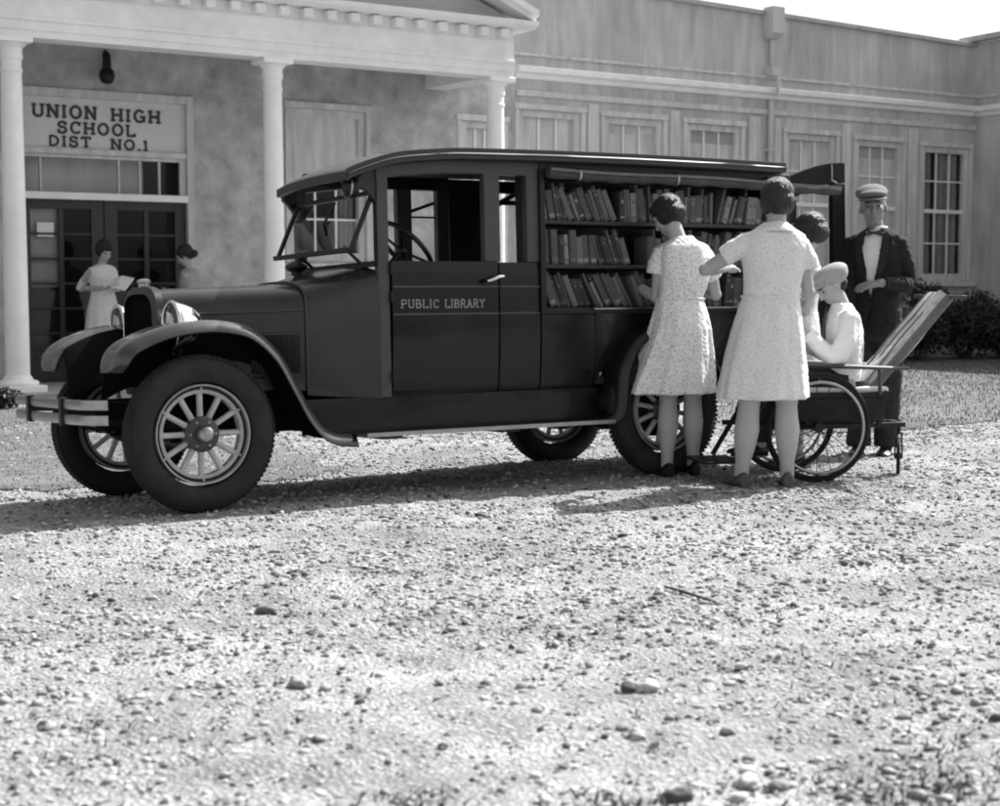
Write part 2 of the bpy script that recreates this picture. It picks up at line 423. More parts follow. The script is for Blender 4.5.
# windows
def sash_window(a, b, c, d, style):
    """style: 'blind' all white blind, 'dark' curtained, 'half'"""
    f = MB(); w = .085
    f.box(a - .005, a + w, .02, .13, c, d); f.box(b - w, b + .005, .02, .13, c, d)
    f.box(a + w, b - w, .02, .13, d - w, d + .004); f.box(a + w, b - w, .02, .13, c - .004, c + .1)
    # outer casing proud of the wall
    f.box(a - .07, a - .006, -.025, .02, c - .02, d + .006); f.box(b + .006, b + .07, -.025, .02, c - .02, d + .006)
    f.box(a - .09, b + .09, -.035, .02, d + .007, d + .085)
    o = f.build('window', MT['trim'], school, bevel=.006)
    s = MB(); s.box(a - .14, b + .14, -.12, .02, c - .11, c - .03); s.build('sill', MT['trim'], o, bevel=.01)
    mid = c + (d - c) * .52; t = .024
    g = MB(); xa, xb = a + w, b - w
    zb, zt = c + .1, d - w
    g.box(xa, xb, .05, .11, mid - .03, mid + .03)
    for (z0, z1, y) in ((zb, mid - .03, .08), (mid + .03, zt, .06)) if style != 'half' else ((zb, mid - .03, .08),):
        for k in (1, 2):
            x = xa + (xb - xa) * k / 3
            g.box(x - t / 2, x + t / 2, y, y + .03, z0, z1)
        zz = z0 + (z1 - z0) * .5
        g.box(xa, xb, y + .002, y + .026, zz - t / 2, zz + t / 2)
    g.build('sash', MT['stone_white'], o, bevel=.004)
    gl = MB(); gl.add([(xa, .098, zb), (xb, .098, zb), (xb, .098, zt), (xa, .098, zt)], [(0, 1, 2, 3)])
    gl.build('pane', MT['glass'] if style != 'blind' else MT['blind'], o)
    if style == 'blind' and a > 13:
        k = int(a * 7) % 3; cu = MB(); x2 = xa + (xb - xa) * (1 if k else .66); cu.box(xa, x2, .09, .0965, zt - .07 - .05 * k, zt); cu.build('upper_strip', MT['curtain'] if k == 1 else mat('strip_dark', .34), o)  # strip across the pane top, darker than the pane on some windows
    cu = MB()
    def drape(x0, x1, z0, z1, y=.2, amp=.02, n=40):
        vs = []
        for i in range(n + 1):
            x = x0 + (x1 - x0) * i / n
            yy = y + amp * math.sin(i * 1.1) + amp * .5 * math.sin(i * 2.7)
            vs += [(x, yy, z0), (x, yy, z1)]
        cu.add(vs, [(2 * i, 2 * i + 2, 2 * i + 3, 2 * i + 1) for i in range(n)])
    if style == 'blind':
        cu = None
    elif style == 'half':
        cu.box(xa, xb, .06, .09, mid + .03, zt); cu.build('board', MT['trim'], o)
        c2 = MB(); cu = c2; drape(xa, xa + .2, zb, mid); drape(xb - .22, xb, zb, mid); c2.build('curtain', MT['curtain'], o)
    else:
        drape(xa, xa + .33 * (xb - xa), zb, zt); drape(xa + .48 * (xb - xa), xb, zb, zt)
        cu.build('curtain', MT['curtain'], o)
    return o
sash_window(*wins[0], 'half'); sash_window(*wins[1], 'half'); sash_window(*wins[2], 'blind')
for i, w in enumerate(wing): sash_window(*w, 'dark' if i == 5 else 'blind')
# flat boards between the wing windows
m = MB()
for a, b in ((13.2, 13.38), (14.65, 14.83), (16.14, 16.36), (16.64, 16.78), (18.05, 18.24), (19.52, 19.72), (11.955, 11.965)):
    m.box(a, b, -.02, 0, .9, 3.6)
m.box(12.0, 21.1, -.03, 0, 3.64, 3.72)
m.build('pilaster_board', MT['trim'], school, bevel=.005)

# door, transom, sign
m = MB()
a, b = DOOR[0], DOOR[1]
m.box(a - .09, a - .002, -.035, .1, 0, 3.33); m.box(b + .002, b + .09, -.035, .1, 0, 3.33)
m.box(a - .002, b + .002, -.034, .1, 3.235, 3.33)
m.box(a, b, -.02, .1, 2.60, 2.665)
m.build('door_surround', MT['trim'], school, bevel=.008)
m = MB(); m.box(a, b, -.05, .1, 2.09, 2.17); m.build('transom_bar', MT['stone_white'], school, bevel=.008)
sign = MB(); sign.box(a, b, .03, .07, 2.665, 3.235); sign = sign.build('sign_board', MT['sign'], school)
for tx, xa, xb, za, ht in (('UNION', 5.54, 6.27, 3.005, .14), ('HIGH', 6.45, 7.03, 3.0, .14), ('SCHOOL', 5.82, 6.73, 2.835, .13), ('DIST', 5.72, 6.2, 2.687, .115), ('NO.1', 6.44, 6.88, 2.68, .115)):
    t = MB(); text_mesh(t, tx, xa, xb, za, ht, .03, .012, th=.21, sp=.2); t.build('lettering', MT['ink'], sign)
m = MB()
m.box(a, a + .05, .02, .09, 2.17, 2.6); m.box(b - .07, b, .02, .09, 2.17, 2.6); m.box(a + .05, b - .07, .02, .09, 2.56, 2.6)
for s in (5.62, 6.53, 6.78, 7.02): m.box(s - .012, s + .012, .03, .08, 2.17, 2.56)
o = m.build('transom_window', MT['trim'], school, bevel=.004)
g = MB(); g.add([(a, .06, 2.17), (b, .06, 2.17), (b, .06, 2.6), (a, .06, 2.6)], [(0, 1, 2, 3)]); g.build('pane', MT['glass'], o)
c = MB(); c.box(a, 6.93, .34, .35, 2.1, 2.65); c.build('blind', mat('transom_blind', .72, .9, .15, 3, streak=True), o)

def door_leaf(x0, x1, p1, p2):
    m = MB(); y0, y1 = .03, .08
    z0, z1 = .3, 1.985
    m.box(x0, p1[0], y0, y1, .02, 2.09); m.box(p2[1], x1, y0, y1, .02, 2.09)
    m.box(p1[1], p2[0], y0 + .003, y1 - .003, z0, z1)
    m.box(p1[0], p2[1], y0, y1, z1, 2.09); m.box(p1[0], p2[1], y0, y1, .02, z0)
    for k in range(1, 6):
        z = z0 + (z1 - z0) * k / 6
        m.box(p1[0], p1[1], y0 + .006, y1 - .006, z - .013, z + .013); m.box(p2[0], p2[1], y0 + .006, y1 - .006, z - .013, z + .013)
    o = m.build('door', MT['door'], school, bevel=.004)
    g = MB(); g.add([(p1[0], .055, z0), (p2[1], .055, z0), (p2[1], .055, z1), (p1[0], .055, z1)], [(0, 1, 2, 3)]); g.build('pane', MT['glass'], o)
    h = MB(); hx = x1 - .06 if x0 < 6 else x0 + .06
    h.tube([(hx, .03, .95), (hx, -.03, .95), (hx, -.03, 1.15), (hx, .03, 1.15)], .01, 8); h.build('handle', MT['nickel_dull'], o, smooth=60)
    return o
dl = door_leaf(5.37, 6.335, (5.49, 5.81), (5.87, 6.19))
door_leaf(6.345, 7.33, (6.50, 6.82), (6.88, 7.20))
n_ = MB(); n_.box(5.57, 5.76, .046, .05, 1.67, 1.83); n_.build('notice', MT['paper'], dl)
n_ = MB(); n_.box(5.45, 5.83, .12, .13, 1.1, 2.0); n_.build('curtain', MT['curtain'], dl)

# porch: columns, entablature, pediment
CY = -1.4
col0 = None
for s in (1.95, 4.89, 7.8, 10.77):
    if col0 is None:
        m = MB()
        pr = [(.125, .17), (.122, .22)] + [(.122 - .018 * (i / 10) ** 1.6, .22 + i * .304) for i in range(1, 11)] + [(.104, 3.28), (.114, 3.29), (.114, 3.315), (.104, 3.325), (.104, 3.42)]
        m.lathe(pr, 40); sh = m.build('column', MT['column'], school, smooth=40)
        m = MB(); m.box(-.235, .235, -.235, .235, .03, .10); m.lathe([(.2, .10), (.215, .12), (.2, .145), (.16, .15), (.15, .17), (.13, .2)], 40)
        ba = m.build('base', MT['column'], sh, smooth=35, bevel=.006)
        m = MB(); m.lathe([(.104, 3.40), (.12, 3.43), (.112, 3.50), (.118, 3.53), (.15, 3.56), (.155, 3.575)], 40); m.box(-.178, .178, -.178, .178, 3.575, 3.63)
        ca = m.build('capital', MT['column'], sh, smooth=35, bevel=.005)
        sh.location = (s, CY, 0); col0 = (sh, ba, ca)
    else:
        c = col0[0].copy(); COL.objects.link(c); c.parent = school; c.location = (s, CY, 0)
        for q in col0[1:]:
            d = q.copy(); COL.objects.link(d); d.parent = c
SL, SR = 1.77, 10.93
m = MB()
def ent_prof(y0):   # front face profile from soffit up
    return [(y0 + .32, 3.63), (y0, 3.63), (y0, 3.70), (y0 - .02, 3.705), (y0 - .02, 3.79), (y0 - .045, 3.80), (y0 - .045, 3.83), (y0 - .01, 3.84), (y0 - .01, 4.05), (y0 - .04, 4.065), (y0 + .32, 4.065)]
m.loft([[(s, p[0], p[1]) for p in ent_prof(CY - .16)] for s in (SL, SR)])
m.box(SR - .32, SR - .002, CY + .161, -.001, 3.632, 4.06); m.box(SL + .002, SL + .32, CY + .161, -.001, 3.632, 4.06)
m.build('entablature', MT['stone_white'], school, smooth=30)
m = MB()
for k in range(32):
    s = 10.72 - .29 * k
    if s < 1.9: break
    m.box(s - .055, s + .055, CY - .31, CY - .19, 4.085, 4.185)
m.box(SL + .02, SR - .02, CY - .19, CY + .1, 4.066, 4.2)
m.build('dentil_band', MT['stone_white'], school, bevel=.008)
m = MB()
pc = [(CY + .3, 4.2), (CY - .34, 4.2), (CY - .36, 4.215), (CY - .4, 4.225), (CY - .42, 4.26), (CY - .42, 4.285), (CY + .3, 4.285)]
m.loft([[(s, p[0], p[1]) for p in pc] for s in (SL - .2, SR + .2)])
for (sa, sb) in ((SR - .28, SR + .2), (SL - .2, SL + .28)):
    m.box(sa + .002, sb - .002, CY + .3, -.002, 4.202, 4.283)
m.build('cornice', MT['stone_white'], school, smooth=30)
SC = (SL + SR) / 2; k = .40
def rk(s, off): return 4.30 + (SR + .2 - abs(s - SC) - SC) * k + off
m = MB()
for sg in (-1, 1):
    e = SC + sg * (SR + .2 - SC)
    for (y0, y1, o0, o1) in ((CY - .42, -.0, .05, .13), (CY - .36, CY - .1, -.03, .05)):
        m.loft([[(e, y0, 4.29 + max(o0, 0)), (e, y1, 4.29 + max(o0, 0)), (e, y1, 4.29 + o1), (e, y0, 4.29 + o1)],
                [(SC, y0, rk(SC, o0)), (SC, y1, rk(SC, o0)), (SC, y1, rk(SC, o1)), (SC, y0, rk(SC, o1))]])
m.build('raking_cornice', MT['stone_white'], school)
m = MB(); m.prism([(SL - .1, 4.286), (SR + .1, 4.286), (SC, rk(SC, -.04))], CY - .12, CY - .02); m.build('tympanum', MT['tympanum'], school)
m = MB(); m.box(SL + .32, SR - .32, CY + .16, 0, 3.9, 3.95); m.build('porch_ceiling', MT['soffit'], school)
m = MB()
for sg in (-1, 1):
    e = SC + sg * (SR + .15 - SC)
    m.add([(e, 0, 4.4), (SC, 0, rk(SC, .1)), (SC, 5, rk(SC, .1)), (e, 5, 4.4)], [(0, 1, 2, 3)])
m.build('porch_roof', MT['soffit'], school)
m = MB(); m.box(SL - .25, SR + .25, CY - .4, -.001, -.1, .03); m.build('porch_floor', mat('porch_cement', .34, .85, .12, 4, .2), school, bevel=.01)
m = MB(); m.box(SR + .02, 11.55, -.18, -.002, 4.06, 4.13); m.box(SR + .02, 11.3, -.3, -.18, 4.07, 4.12); m.build('cornice_return', MT['stone_white'], school, bevel=.006)
# lantern over the door
m = MB()
m.lathe([(.012, 3.76), (.035, 3.74), (.045, 3.70), (.052, 3.60), (.05, 3.57), (.075, 3.55), (.088, 3.50), (.085, 3.46), (.06, 3.41), (.02, 3.395)], 24, Matrix.Translation((6.35, -.13, 0)))
m.tube([(6.35, 0, 3.72), (6.35, -.06, 3.78), (6.35, -.13, 3.76)], .012, 8)
m.build('lantern', MT['iron'], school, smooth=50)
# downspout
m = MB()
m.loft([[(16.41, -.2, 5.2), (16.65, -.2, 5.2), (16.65, .0, 5.2), (16.41, .0, 5.2)], [(16.41, -.2, 4.82), (16.65, -.2, 4.82), (16.65, .0, 4.82), (16.41, .0, 4.82)], [(16.47, -.12, 4.74), (16.59, -.12, 4.74), (16.59, .0, 4.74), (16.47, .0, 4.74)]])
m.tube([(16.53, -.06, 4.74), (16.53, -.06, 4.30)], .028, 10)
m.box(16.46, 16.64, -.16, 0, 4.2, 4.34)
m.tube([(16.53, -.2, 4.2), (16.53, -.2, 3.9)], .03, 10)
m.tube([(16.53, -.06, 3.86), (16.53, -.06, .05), (16.53, -.2, .02)], .045, 12)
for z in (3.1, 2.0, .9): m.box(16.47, 16.59, -.11, -.0, z, z + .04)
m.build('downspout', MT['downspout'], school, smooth=40)

# ------------------------------------------------------------------ library truck
truck = empty('library_truck', TO, AT, 'dark bookmobile truck with an open side bookcase and wooden spoked wheels', 'truck')
truck.rotation_euler = (R(-2.1), 0, AT)
BN, BF, CN = .12, 1.18, .65
def P(name, mb, mt, parent=truck, **k): return mb.build(name, MT[mt], parent, **k)

# wheels ------------------------------------------------
def make_wheel(dark=False, drum=False):
    w = bpy.data.objects.new('wheel', None); clear_loc(w, truck)
    m = MB(); prof = []
    for i in range(29):
        a = math.pi * 2 * i / 28
        rr = .322 + .078 * math.cos(a); hh = .066 * math.sin(a)
        if math.cos(a) < -.75: rr = .322 - .078 * .75
        prof.append((rr, hh * (1.0 if abs(math.cos(a)) < .8 else .96)))
    rings = []
    for k in range(72):
        t = 2 * math.pi * k / 72
        rings.append([(r * math.cos(t), h, r * math.sin(t)) for r, h in prof[:-1]])
    m.loft(rings, loop=True)
    # tread blocks
    for k in range(90):
        t = 2 * math.pi * k / 90
        for hh, ta in ((-.036, 0), (.036, .035), (0, .017)):
            M = Matrix.Rotation(-(t + ta), 4, 'Y') @ Matrix.Translation((.322 + .076 * math.cos(math.asin(min(1, abs(hh) / .068))), hh, 0))
            m.box(-.004, .0025, -.013, .013, -.008, .008, M)
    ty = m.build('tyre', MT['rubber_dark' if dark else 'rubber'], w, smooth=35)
    m = MB()
    m.ringprof([(.243, -.048), (.250, -.052), (.252, -.04), (.243, -.03), (.243, .03), (.252, .04), (.250, .052), (.243, .048), (.240, .0)], 72)
    m.ringprof([(.224, -.026), (.224, .026), (.206, .024), (.206, -.024)], 72)
    rimo = m.build('rim', MT['rim'], w, smooth=40)
    m = MB(); m.ringprof([(.243, -.022), (.243, .03), (.2238, .03), (.2238, -.022)], 72); m.build('felloe_band', MT['iron'], rimo, smooth=40)
    lg = None
    for k in range(6):
        a = math.pi * 2 * (k + .5) / 6
        if lg is None: m = MB(); m.ell((.232, -.026, 0), (.009, .008, .009), nu=8, nv=6); lg = m.build('lug', MT['nickel_dull'], rimo, smooth=60); q = lg
        else: q = lg.copy(); COL.objects.link(q); q.parent = rimo
        q.rotation_euler = (0, a, 0)
    sp = None
    for k in range(12):
        a = 2 * math.pi * k / 12 + math.pi / 2
        if sp is None:
            m = MB()
            rings = []
            for (r, hw, ht) in ((.055, .012, .02), (.09, .0155, .022), (.15, .0145, .02), (.195, .0155, .019), (.212, .02, .02)):
                ring = []
                for q in range(10):
                    b = 2 * math.pi * q / 10
                    ring.append((r, ht * math.sin(b), hw * math.cos(b)))
                rings.append(ring)
            m.loft(rings); sp = m.build('spoke', MT['spoke'], w, smooth=50); s_ = sp
        else:
            s_ = sp.copy(); COL.objects.link(s_); s_.parent = w
        s_.rotation_euler = (0, a, 0)
    m = MB()
    m.lathe([(.09, .03), (.09, -.028), (.082, -.036), (.045, -.04), (.02, -.04)], 40, axis='Y')
    hb = m.build('hub', MT['hub'], w, smooth=40)
    m = MB(); m.lathe([(.044, -.038), (.044, -.085), (.038, -.1), (.02, -.108), (.004, -.109)], 28, axis='Y')
    m.build('hub_cap', MT['nickel_dull'], hb, smooth=50)
    lg = None
    for k in range(6):
        a = math.pi * 2 * k / 6
        if lg is None: m = MB(); m.ell((.066, -.038, 0), (.008, .006, .008), nu=8, nv=6); lg = m.build('bolt', MT['nickel_dull'], hb, smooth=60); q = lg
        else: q = lg.copy(); COL.objects.link(q); q.parent = hb
        q.rotation_euler = (0, a, 0)
    if drum:
        m = MB(); m.lathe([(.16, .035), (.165, .04), (.165, .11), (.1, .115), (.02, .115)], 40, axis='Y'); m.build('brake_drum', MT['iron'], w, smooth=40)
    return w
def copy_tree(o, parent):
    c = o.copy(); COL.objects.link(c); c.parent = parent
    for ch in list(o.children): copy_tree(ch, c)
    return c
TH = math.atan2(0, 1)
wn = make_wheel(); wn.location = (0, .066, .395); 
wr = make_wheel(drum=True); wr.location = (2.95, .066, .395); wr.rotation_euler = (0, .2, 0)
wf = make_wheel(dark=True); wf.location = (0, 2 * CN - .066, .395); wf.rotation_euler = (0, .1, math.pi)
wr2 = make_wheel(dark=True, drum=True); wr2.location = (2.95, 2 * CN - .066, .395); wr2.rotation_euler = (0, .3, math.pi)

# chassis -----------------------------------------------
m = MB()
for n in (.40, .85): m.box(-.42, 4.02, n, n + .05, .47, .56)
for u in (-.40, .3, 1.1, 2.0, 3.2, 3.98): m.box(u, u + .05, .451, .849, .475, .555)
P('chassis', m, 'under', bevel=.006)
m = MB(); m.tube([(0, .15, .37), (0, .3, .33), (0, 1.0, .33), (0, 1.15, .37)], .028, 12); m.box(-.05, .05, .36, .47, .34, .40); m.box(-.05, .05, .83, .94, .34, .40)
m.tube([(.1, .15, .36), (.1, 1.15, .36)], .012, 8)
P('front_axle', m, 'iron', smooth=50)
m = MB(); m.tube([(2.95, .15, .395), (2.95, 1.15, .395)], .04, 14); m.ell((2.95, CN, .395), (.15, .13, .15)); m.tube([(2.9, CN, .40), (1.2, CN, .48)], .03, 10)
P('rear_axle', m, 'iron', smooth=50)
for n in (.40, .90):
    for (a, b, zc) in ((-.5, .45, .40), (2.35, 3.6, .43)):
        m = MB()
        for q in range(5):
            hl = (b - a) / 2 * (1 - q * .17); c = (a + b) / 2
            pts = [(c + hl * t, n, zc + .07 * t * t * (hl / ((b - a) / 2)) ** 2 - q * .011) for t in [i / 6 - 1 for i in range(13)]]
            m.loft([[(p[0], p[1] - .022, p[2] - .005), (p[0], p[1] + .022, p[2] - .005), (p[0], p[1] + .022, p[2] + .005), (p[0], p[1] - .022, p[2] + .005)] for p in pts])
        P('leaf_spring', m, 'under')
m = MB(); m.box(.05, .75, .46, .84, .36, .7); m.tube([(.4, .9, .42), (1.5, .95, .4), (3.9, .95, .42)], .025, 10)
P('engine', m, 'under', bevel=.02)

# hood and radiator ---------------------------------------
def hsec(u, half, top, bot, shoulder, nseg=18):
    pts = [(u, CN - half, bot)]
    for i in range(nseg + 1):
        a = math.pi * i / nseg
        e = .62
        cx = -math.copysign(abs(math.cos(a)) ** e, math.cos(a)); sz = abs(math.sin(a)) ** e
        pts.append((u, CN + cx * half, shoulder + (top - shoulder) * sz))
    pts.append((u, CN + half, bot))
    return pts
m = MB(); m.loft([hsec(-.04, .235, 1.138, .60, .985), hsec(.3, .30, 1.15, .60, .99), hsec(.69, .385, 1.165, .585, 1.0)])
hood = P('hood', m, 'hood', smooth=40)
for sg in (-1, 1):
    m = MB()
    n1, n2 = CN + sg * .243, CN + sg * .391
    m.tube([(-.03, n1, 1.0), (.3, CN + sg * .305, 1.006), (.685, n2, 1.018)], .006, 8)
    f = lambda u: CN + sg * (.235 + (.385 - .235) * (u + .04) / .73 + (.0 if u > .3 else 0))
    m.tube([(.38, f(.38) + sg * .012, .90), (.66, f(.66) + sg * .006, .905)], .004, 6)
    m.tube([(.38, f(.38) + sg * .012, .66), (.66, f(.66) + sg * .006, .66)], .004, 6)
    P('hinge_bead', m, 'moulding', hood, smooth=60)
for sg in (-1, 1):
    m = MB()
    for i in range(15):
        u = .40 + i * .0175; nn = CN + sg * (.31 + (.385 - .30) * (u - .3) / .39)
        m.loft([[(u, nn - sg * .002, .68), (u + .012, nn + sg * .006, .68), (u + .012, nn - sg * .004, .68)], [(u, nn - sg * .002, .885), (u + .012, nn + sg * .006, .885), (u + .012, nn - sg * .004, .885)]])
    P('louver_panel', m, 'body2', hood)
m = MB()
outer = [(p[1], p[2]) for p in hsec(0, .25, 1.155, .58, .985)]
inner = [(p[1], p[2]) for p in hsec(0, .215, 1.115, .62, .97)]
no = len(outer)
m.loft([[(-.045, a, b) for a, b in outer], [(-.085, a, b) for a, b in outer], [(-.10, a, b) for a, b in inner], [(-.07, a, b) for a, b in inner]], cap=False, loop=True)
P('radiator_shell', m, 'shell', smooth=30)
m = MB(); m.loft([[(-.078, a, b) for a, b in inner], [(-.05, a, b) for a, b in inner]]); P('radiator_core', m, 'core')
m = MB(); m.lathe([(.03, 1.15), (.03, 1.17), (.036, 1.175), (.036, 1.188), (.02, 1.195), (.004, 1.197)], 20, Matrix.Translation((-.06, CN, 0))); P('radiator_cap', m, 'nickel_dull', smooth=40)

# headlights
def headlight(n):
    m = MB()
    M = Matrix.Translation((-.065, n, .945))
    prof = [(.118, 0), (.121, .012), (.116, .025), (.110, .05), (.095, .09), (.070, .13), (.035, .155), (.004, .16)]
    m.lathe(prof, 36, M, axis='X')
    o = P('headlight', m, 'nickel', smooth=50)
    # ring and glass
    m = MB(); m.tube([(-.07, n + .117 * math.cos(t), .945 + .117 * math.sin(t)) for t in [2 * math.pi * i / 40 for i in range(40)]], .011, 8, loop=True); P('bezel', m, 'nickel', o, smooth=60)
    m = MB(); m.lathe([(.112, -.004), (.08, -.02), (.04, -.027), (.003, -.029)], 36, M, axis='X'); P('lens', m, 'lens', o, smooth=60)
    m = MB(); m.tube([(-.02, n, .83), (-.02, n + (.05 if n < CN else -.05), .74)], .014, 10); P('bracket', m, 'iron', o, smooth=60)
headlight(.235); headlight(1.05)
m = MB(); m.tube([(-.05, .27, .80), (-.07, CN, .79), (-.05, 1.03, .80)], .011, 8); P('lamp_bar', m, 'iron', smooth=60)

# fenders -------------------------------------------------
def fender(path, n0, n1, name, lip=.055, mt='fender'):
    """path: list (u,z); n0 outer edge, n1 inner edge"""
    d = n1 - n0; rings = []
    for i, (u, z) in enumerate(path):
        a = path[max(0, i - 1)]; b = path[min(len(path) - 1, i + 1)]
        t = Vector((b[0] - a[0], b[1] - a[1])).normalized(); nx, nz = -t.y, t.x
        if nz < 0 and abs(t.x) > .2: nx, nz = -nx, -nz
        ring = []
        tf = max(0, 1 - i / (len(path) * .16)) ** 2
        d = (n1 - n0) * (1 - .45 * tf); nA = n0 + (n1 - n0) * .30 * tf
        for q in range(11):
            s = q / 10
            drop = lip * max(0, 1 - s / .22) ** 2 * 1.0 + .02 * max(0, (s - .75) / .25) ** 2
            ring.append((u - nx * drop, nA + d * s, z - nz * drop))
        for q in range(10, -1, -1):
            p = ring[q]; ring.append((p[0] - nx * .008, p[1], p[2] - nz * .008))
        rings.append(ring)
    m = MB(); m.loft([r[:11] + [Vector(r[k]) + (Vector(r[21 - k]) - Vector(r[k])) * .6 for k in range(10, -1, -1)] for r in rings])
    fo_ = P(name, m, mt, smooth=45)
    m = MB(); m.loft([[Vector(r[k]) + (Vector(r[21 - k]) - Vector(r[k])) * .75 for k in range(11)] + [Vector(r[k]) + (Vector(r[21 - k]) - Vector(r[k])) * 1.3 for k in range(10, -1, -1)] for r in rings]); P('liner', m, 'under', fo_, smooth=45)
    return fo_
def spline(pts, n=8):
    out = []
    for i in range(len(pts) - 1):
        p0 = pts[max(0, i - 1)]; p1 = pts[i]; p2 = pts[i + 1]; p3 = pts[min(len(pts) - 1, i + 2)]
        for k in range(n):
            t = k / n
            out.append(tuple(.5 * ((2 * b) + (-a + c) * t + (2 * a - 5 * b + 4 * c - d) * t * t + (-a + 3 * b - 3 * c + d) * t ** 3) for a, b, c, d in zip(p0, p1, p2, p3)))
    out.append(tuple(pts[-1])); return out
fp = spline([(-.452, .715), (-.445, .765), (-.415, .825), (-.35, .875), (-.20, .935), (-.02, .965), (.15, .96), (.30, .915), (.44, .79), (.54, .62), (.63, .46), (.72, .372), (.86, .350)], 5)
for (a, b) in ((-.015, .30), (1.315, 1.0)):
    fo = fender(fp, a, b, 'front_fender')
    # inner apron between fender and frame
    m = MB(); nn = b; ni = .40 if a < 0 else .90
    top = [p for p in fp if p[0] > -.40]
    m.loft([[(p[0], nn, p[1] - .02), (p[0], ni, max(.56, p[1] - .28)), (p[0], ni, max(.56, p[1] - .28) - .01), (p[0], nn, p[1] - .035)] for p in top])
    P('apron', m, 'under', fo, smooth=40)
rp = spline([(2.50, .352), (2.56, .40), (2.575, .52), (2.60, .66), (2.68, .80), (2.82, .885), (2.97, .91), (3.12, .885), (3.26, .79), (3.36, .62), (3.42, .46)], 5)
for (a, b) in ((-.03, .22), (1.33, 1.08)): fender(rp, a, b, 'rear_fender', lip=.04, mt='body2')
# running boards and valance
for (a, b, c) in ((-.02, .2, .14), (1.32, 1.10, 1.16)):
    m = MB(); m.box(.84, 2.53, min(a, b), max(a, b), .338, .352); o = P('running_board', m, 'body2', bevel=.003)
    m = MB(); m.box(.9, 2.53, a - .004 if a < 0 else a, a if a < 0 else a + .004, .334, .356); P('edge_strip', m, 'nickel_dull', o)
    for u in (1.0, 1.75): m = MB(); m.box(u, u + .12, min(a, .4) + .01 if a < 0 else .9, .4 if a < 0 else a - .01, .318, .337); P('bracket', m, 'iron', o)
    m = MB(); m.loft([[(u, c, .352), (u, c + (.01 if a < 0 else -.01), .352), (u, (BN if a < 0 else BF) + (.035 if a < 0 else -.035), .54), (u, (BN if a < 0 else BF) + (.02 if a < 0 else -.02), .54)] for u in (.60, 2.53)])
    P('valance', m, 'body', smooth=30)

# cowl and body ------------------------------------------
m = MB(); m.loft([hsec(.693, .392, 1.172, .56, 1.01), hsec(.80, .43, 1.195, .55, 1.03), hsec(.95, .49, 1.235, .54, 1.09), hsec(1.07, .53, 1.262, .532, 1.14)]); P('cowl', m, 'hood', smooth=40)
m = MB(); m.tube([(p[0] + .0, CN + (p[1] - CN) * 1.012, p[2] + .004) for p in hsec(.693, .392, 1.172, .56, 1.01)], .006, 6); P('hood_seam_bead', m, 'moulding', smooth=60)
def bulge(u0, u1, a, b, z0, z1, side, rows=22):
    """panel whose outer face leans in toward its bottom and top edges"""
    m = MB(); sg = 1 if side == 0 else -1; rs = []
    for i in range(rows + 1):
        z = z0 + (z1 - z0) * i / rows
        e = min(1, (z - z0) / .008, (z1 - z) / .008); t = max(0, (.97 - z) / .44)
        k = .030 * t ** 2.2 + (.006 * (1 - e))
        o = (a if side == 0 else b) + sg * k; inn = (b if side == 0 else a) + sg * .02
        rs.append([(u0 + .004, o + sg * .004, z), (u0 + .008, o, z), (u1 - .008, o, z), (u1 - .004, o + sg * .004, z), (u1, inn, z), (u0, inn, z)])
    return m.loft(rs)
def header(n0, n1):
    m = MB()
    roofz = [(1.06, 1.775), (1.137, 1.797), (1.3, 1.822), (1.639, 1.842), (2.12, 1.848)]
    low = [(2.12, 1.765), (1.745, 1.765), (1.4, 1.757), (1.25, 1.74), (1.06, 1.715)]
    m.prism(roofz + low, n0, n1); return m
for side in (0, 1):
    s = (lambda a, b: (a, b)) if side == 0 else (lambda a, b: (2 * CN - b, 2 * CN - a))
    A, B = s(BN, BN + .05)
    m = header(A, B)
    for (u0, u1) in ((1.065, 1.133), (1.745, 1.85), (2.03, 2.12)): m.box(u0, u1, A + .001, B - .001, .535 if u0 < 1.1 else 1.274, 1.79)
    P('window_frame', m, 'moulding', bevel=.006)
    A, B = s(BN + .002, BN + .035)
    m = bulge(1.836, 2.119, A, B, .534, 1.272, side); P('quarter_panel', m, 'body', smooth=30)
    A, B = s(BN - .008, BN + .03)
    m = bulge(1.14, 1.83, A, B, .536, 1.275, side)
    d = P('door', m, 'body', smooth=30)
    A2, B2 = s(BN - .014, BN - .007)
    m = MB()
    for z in (1.128, .978): m.box(1.145, 1.826, A2, B2, z, z + .012)
    P('moulding', m, 'moulding', d, bevel=.003)
    hs = s(BN - .05, BN - .01)
    m = MB(); hn = hs[0] if side == 0 else hs[1]
    m.tube([(1.73, (hs[0] + hs[1]) / 2, 1.165), (1.73, hn, 1.165)], .014, 10); P('handle', m, 'iron', d, smooth=50)
    m = MB(); m.tube([(1.725, hn, 1.163), (1.76, hn - .004, 1.172), (1.80, hn - .004, 1.187), (1.835, hn, 1.19)], [.008, .011, .013, .008], 10); P('lever', m, 'nickel', d, smooth=60)
    for z in (.62, 1.05, 1.2):
        m = MB(); m.tube([(1.137, A2, z), (1.137, A2, z + .06)], .009, 8); P('hinge', m, 'iron', d, smooth=60)
    A, B = s(BN - .004, BN + .002)
    m = MB()
    for z in (1.128, .978): m.box(1.84, 2.118, A, B, z, z + .012)
    P('belt_moulding', m, 'moulding', bevel=.003)
    if side == 0:
        for tx, xa, xb in (('PUBLIC', 1.195, 1.434), ('LIBRARY', 1.472, 1.73)):
            t = MB(); text_mesh(t, tx, xa, xb, 1.018, .046, BN - .008, .0015, th=.15); t.build('lettering', MT['gold'], d)
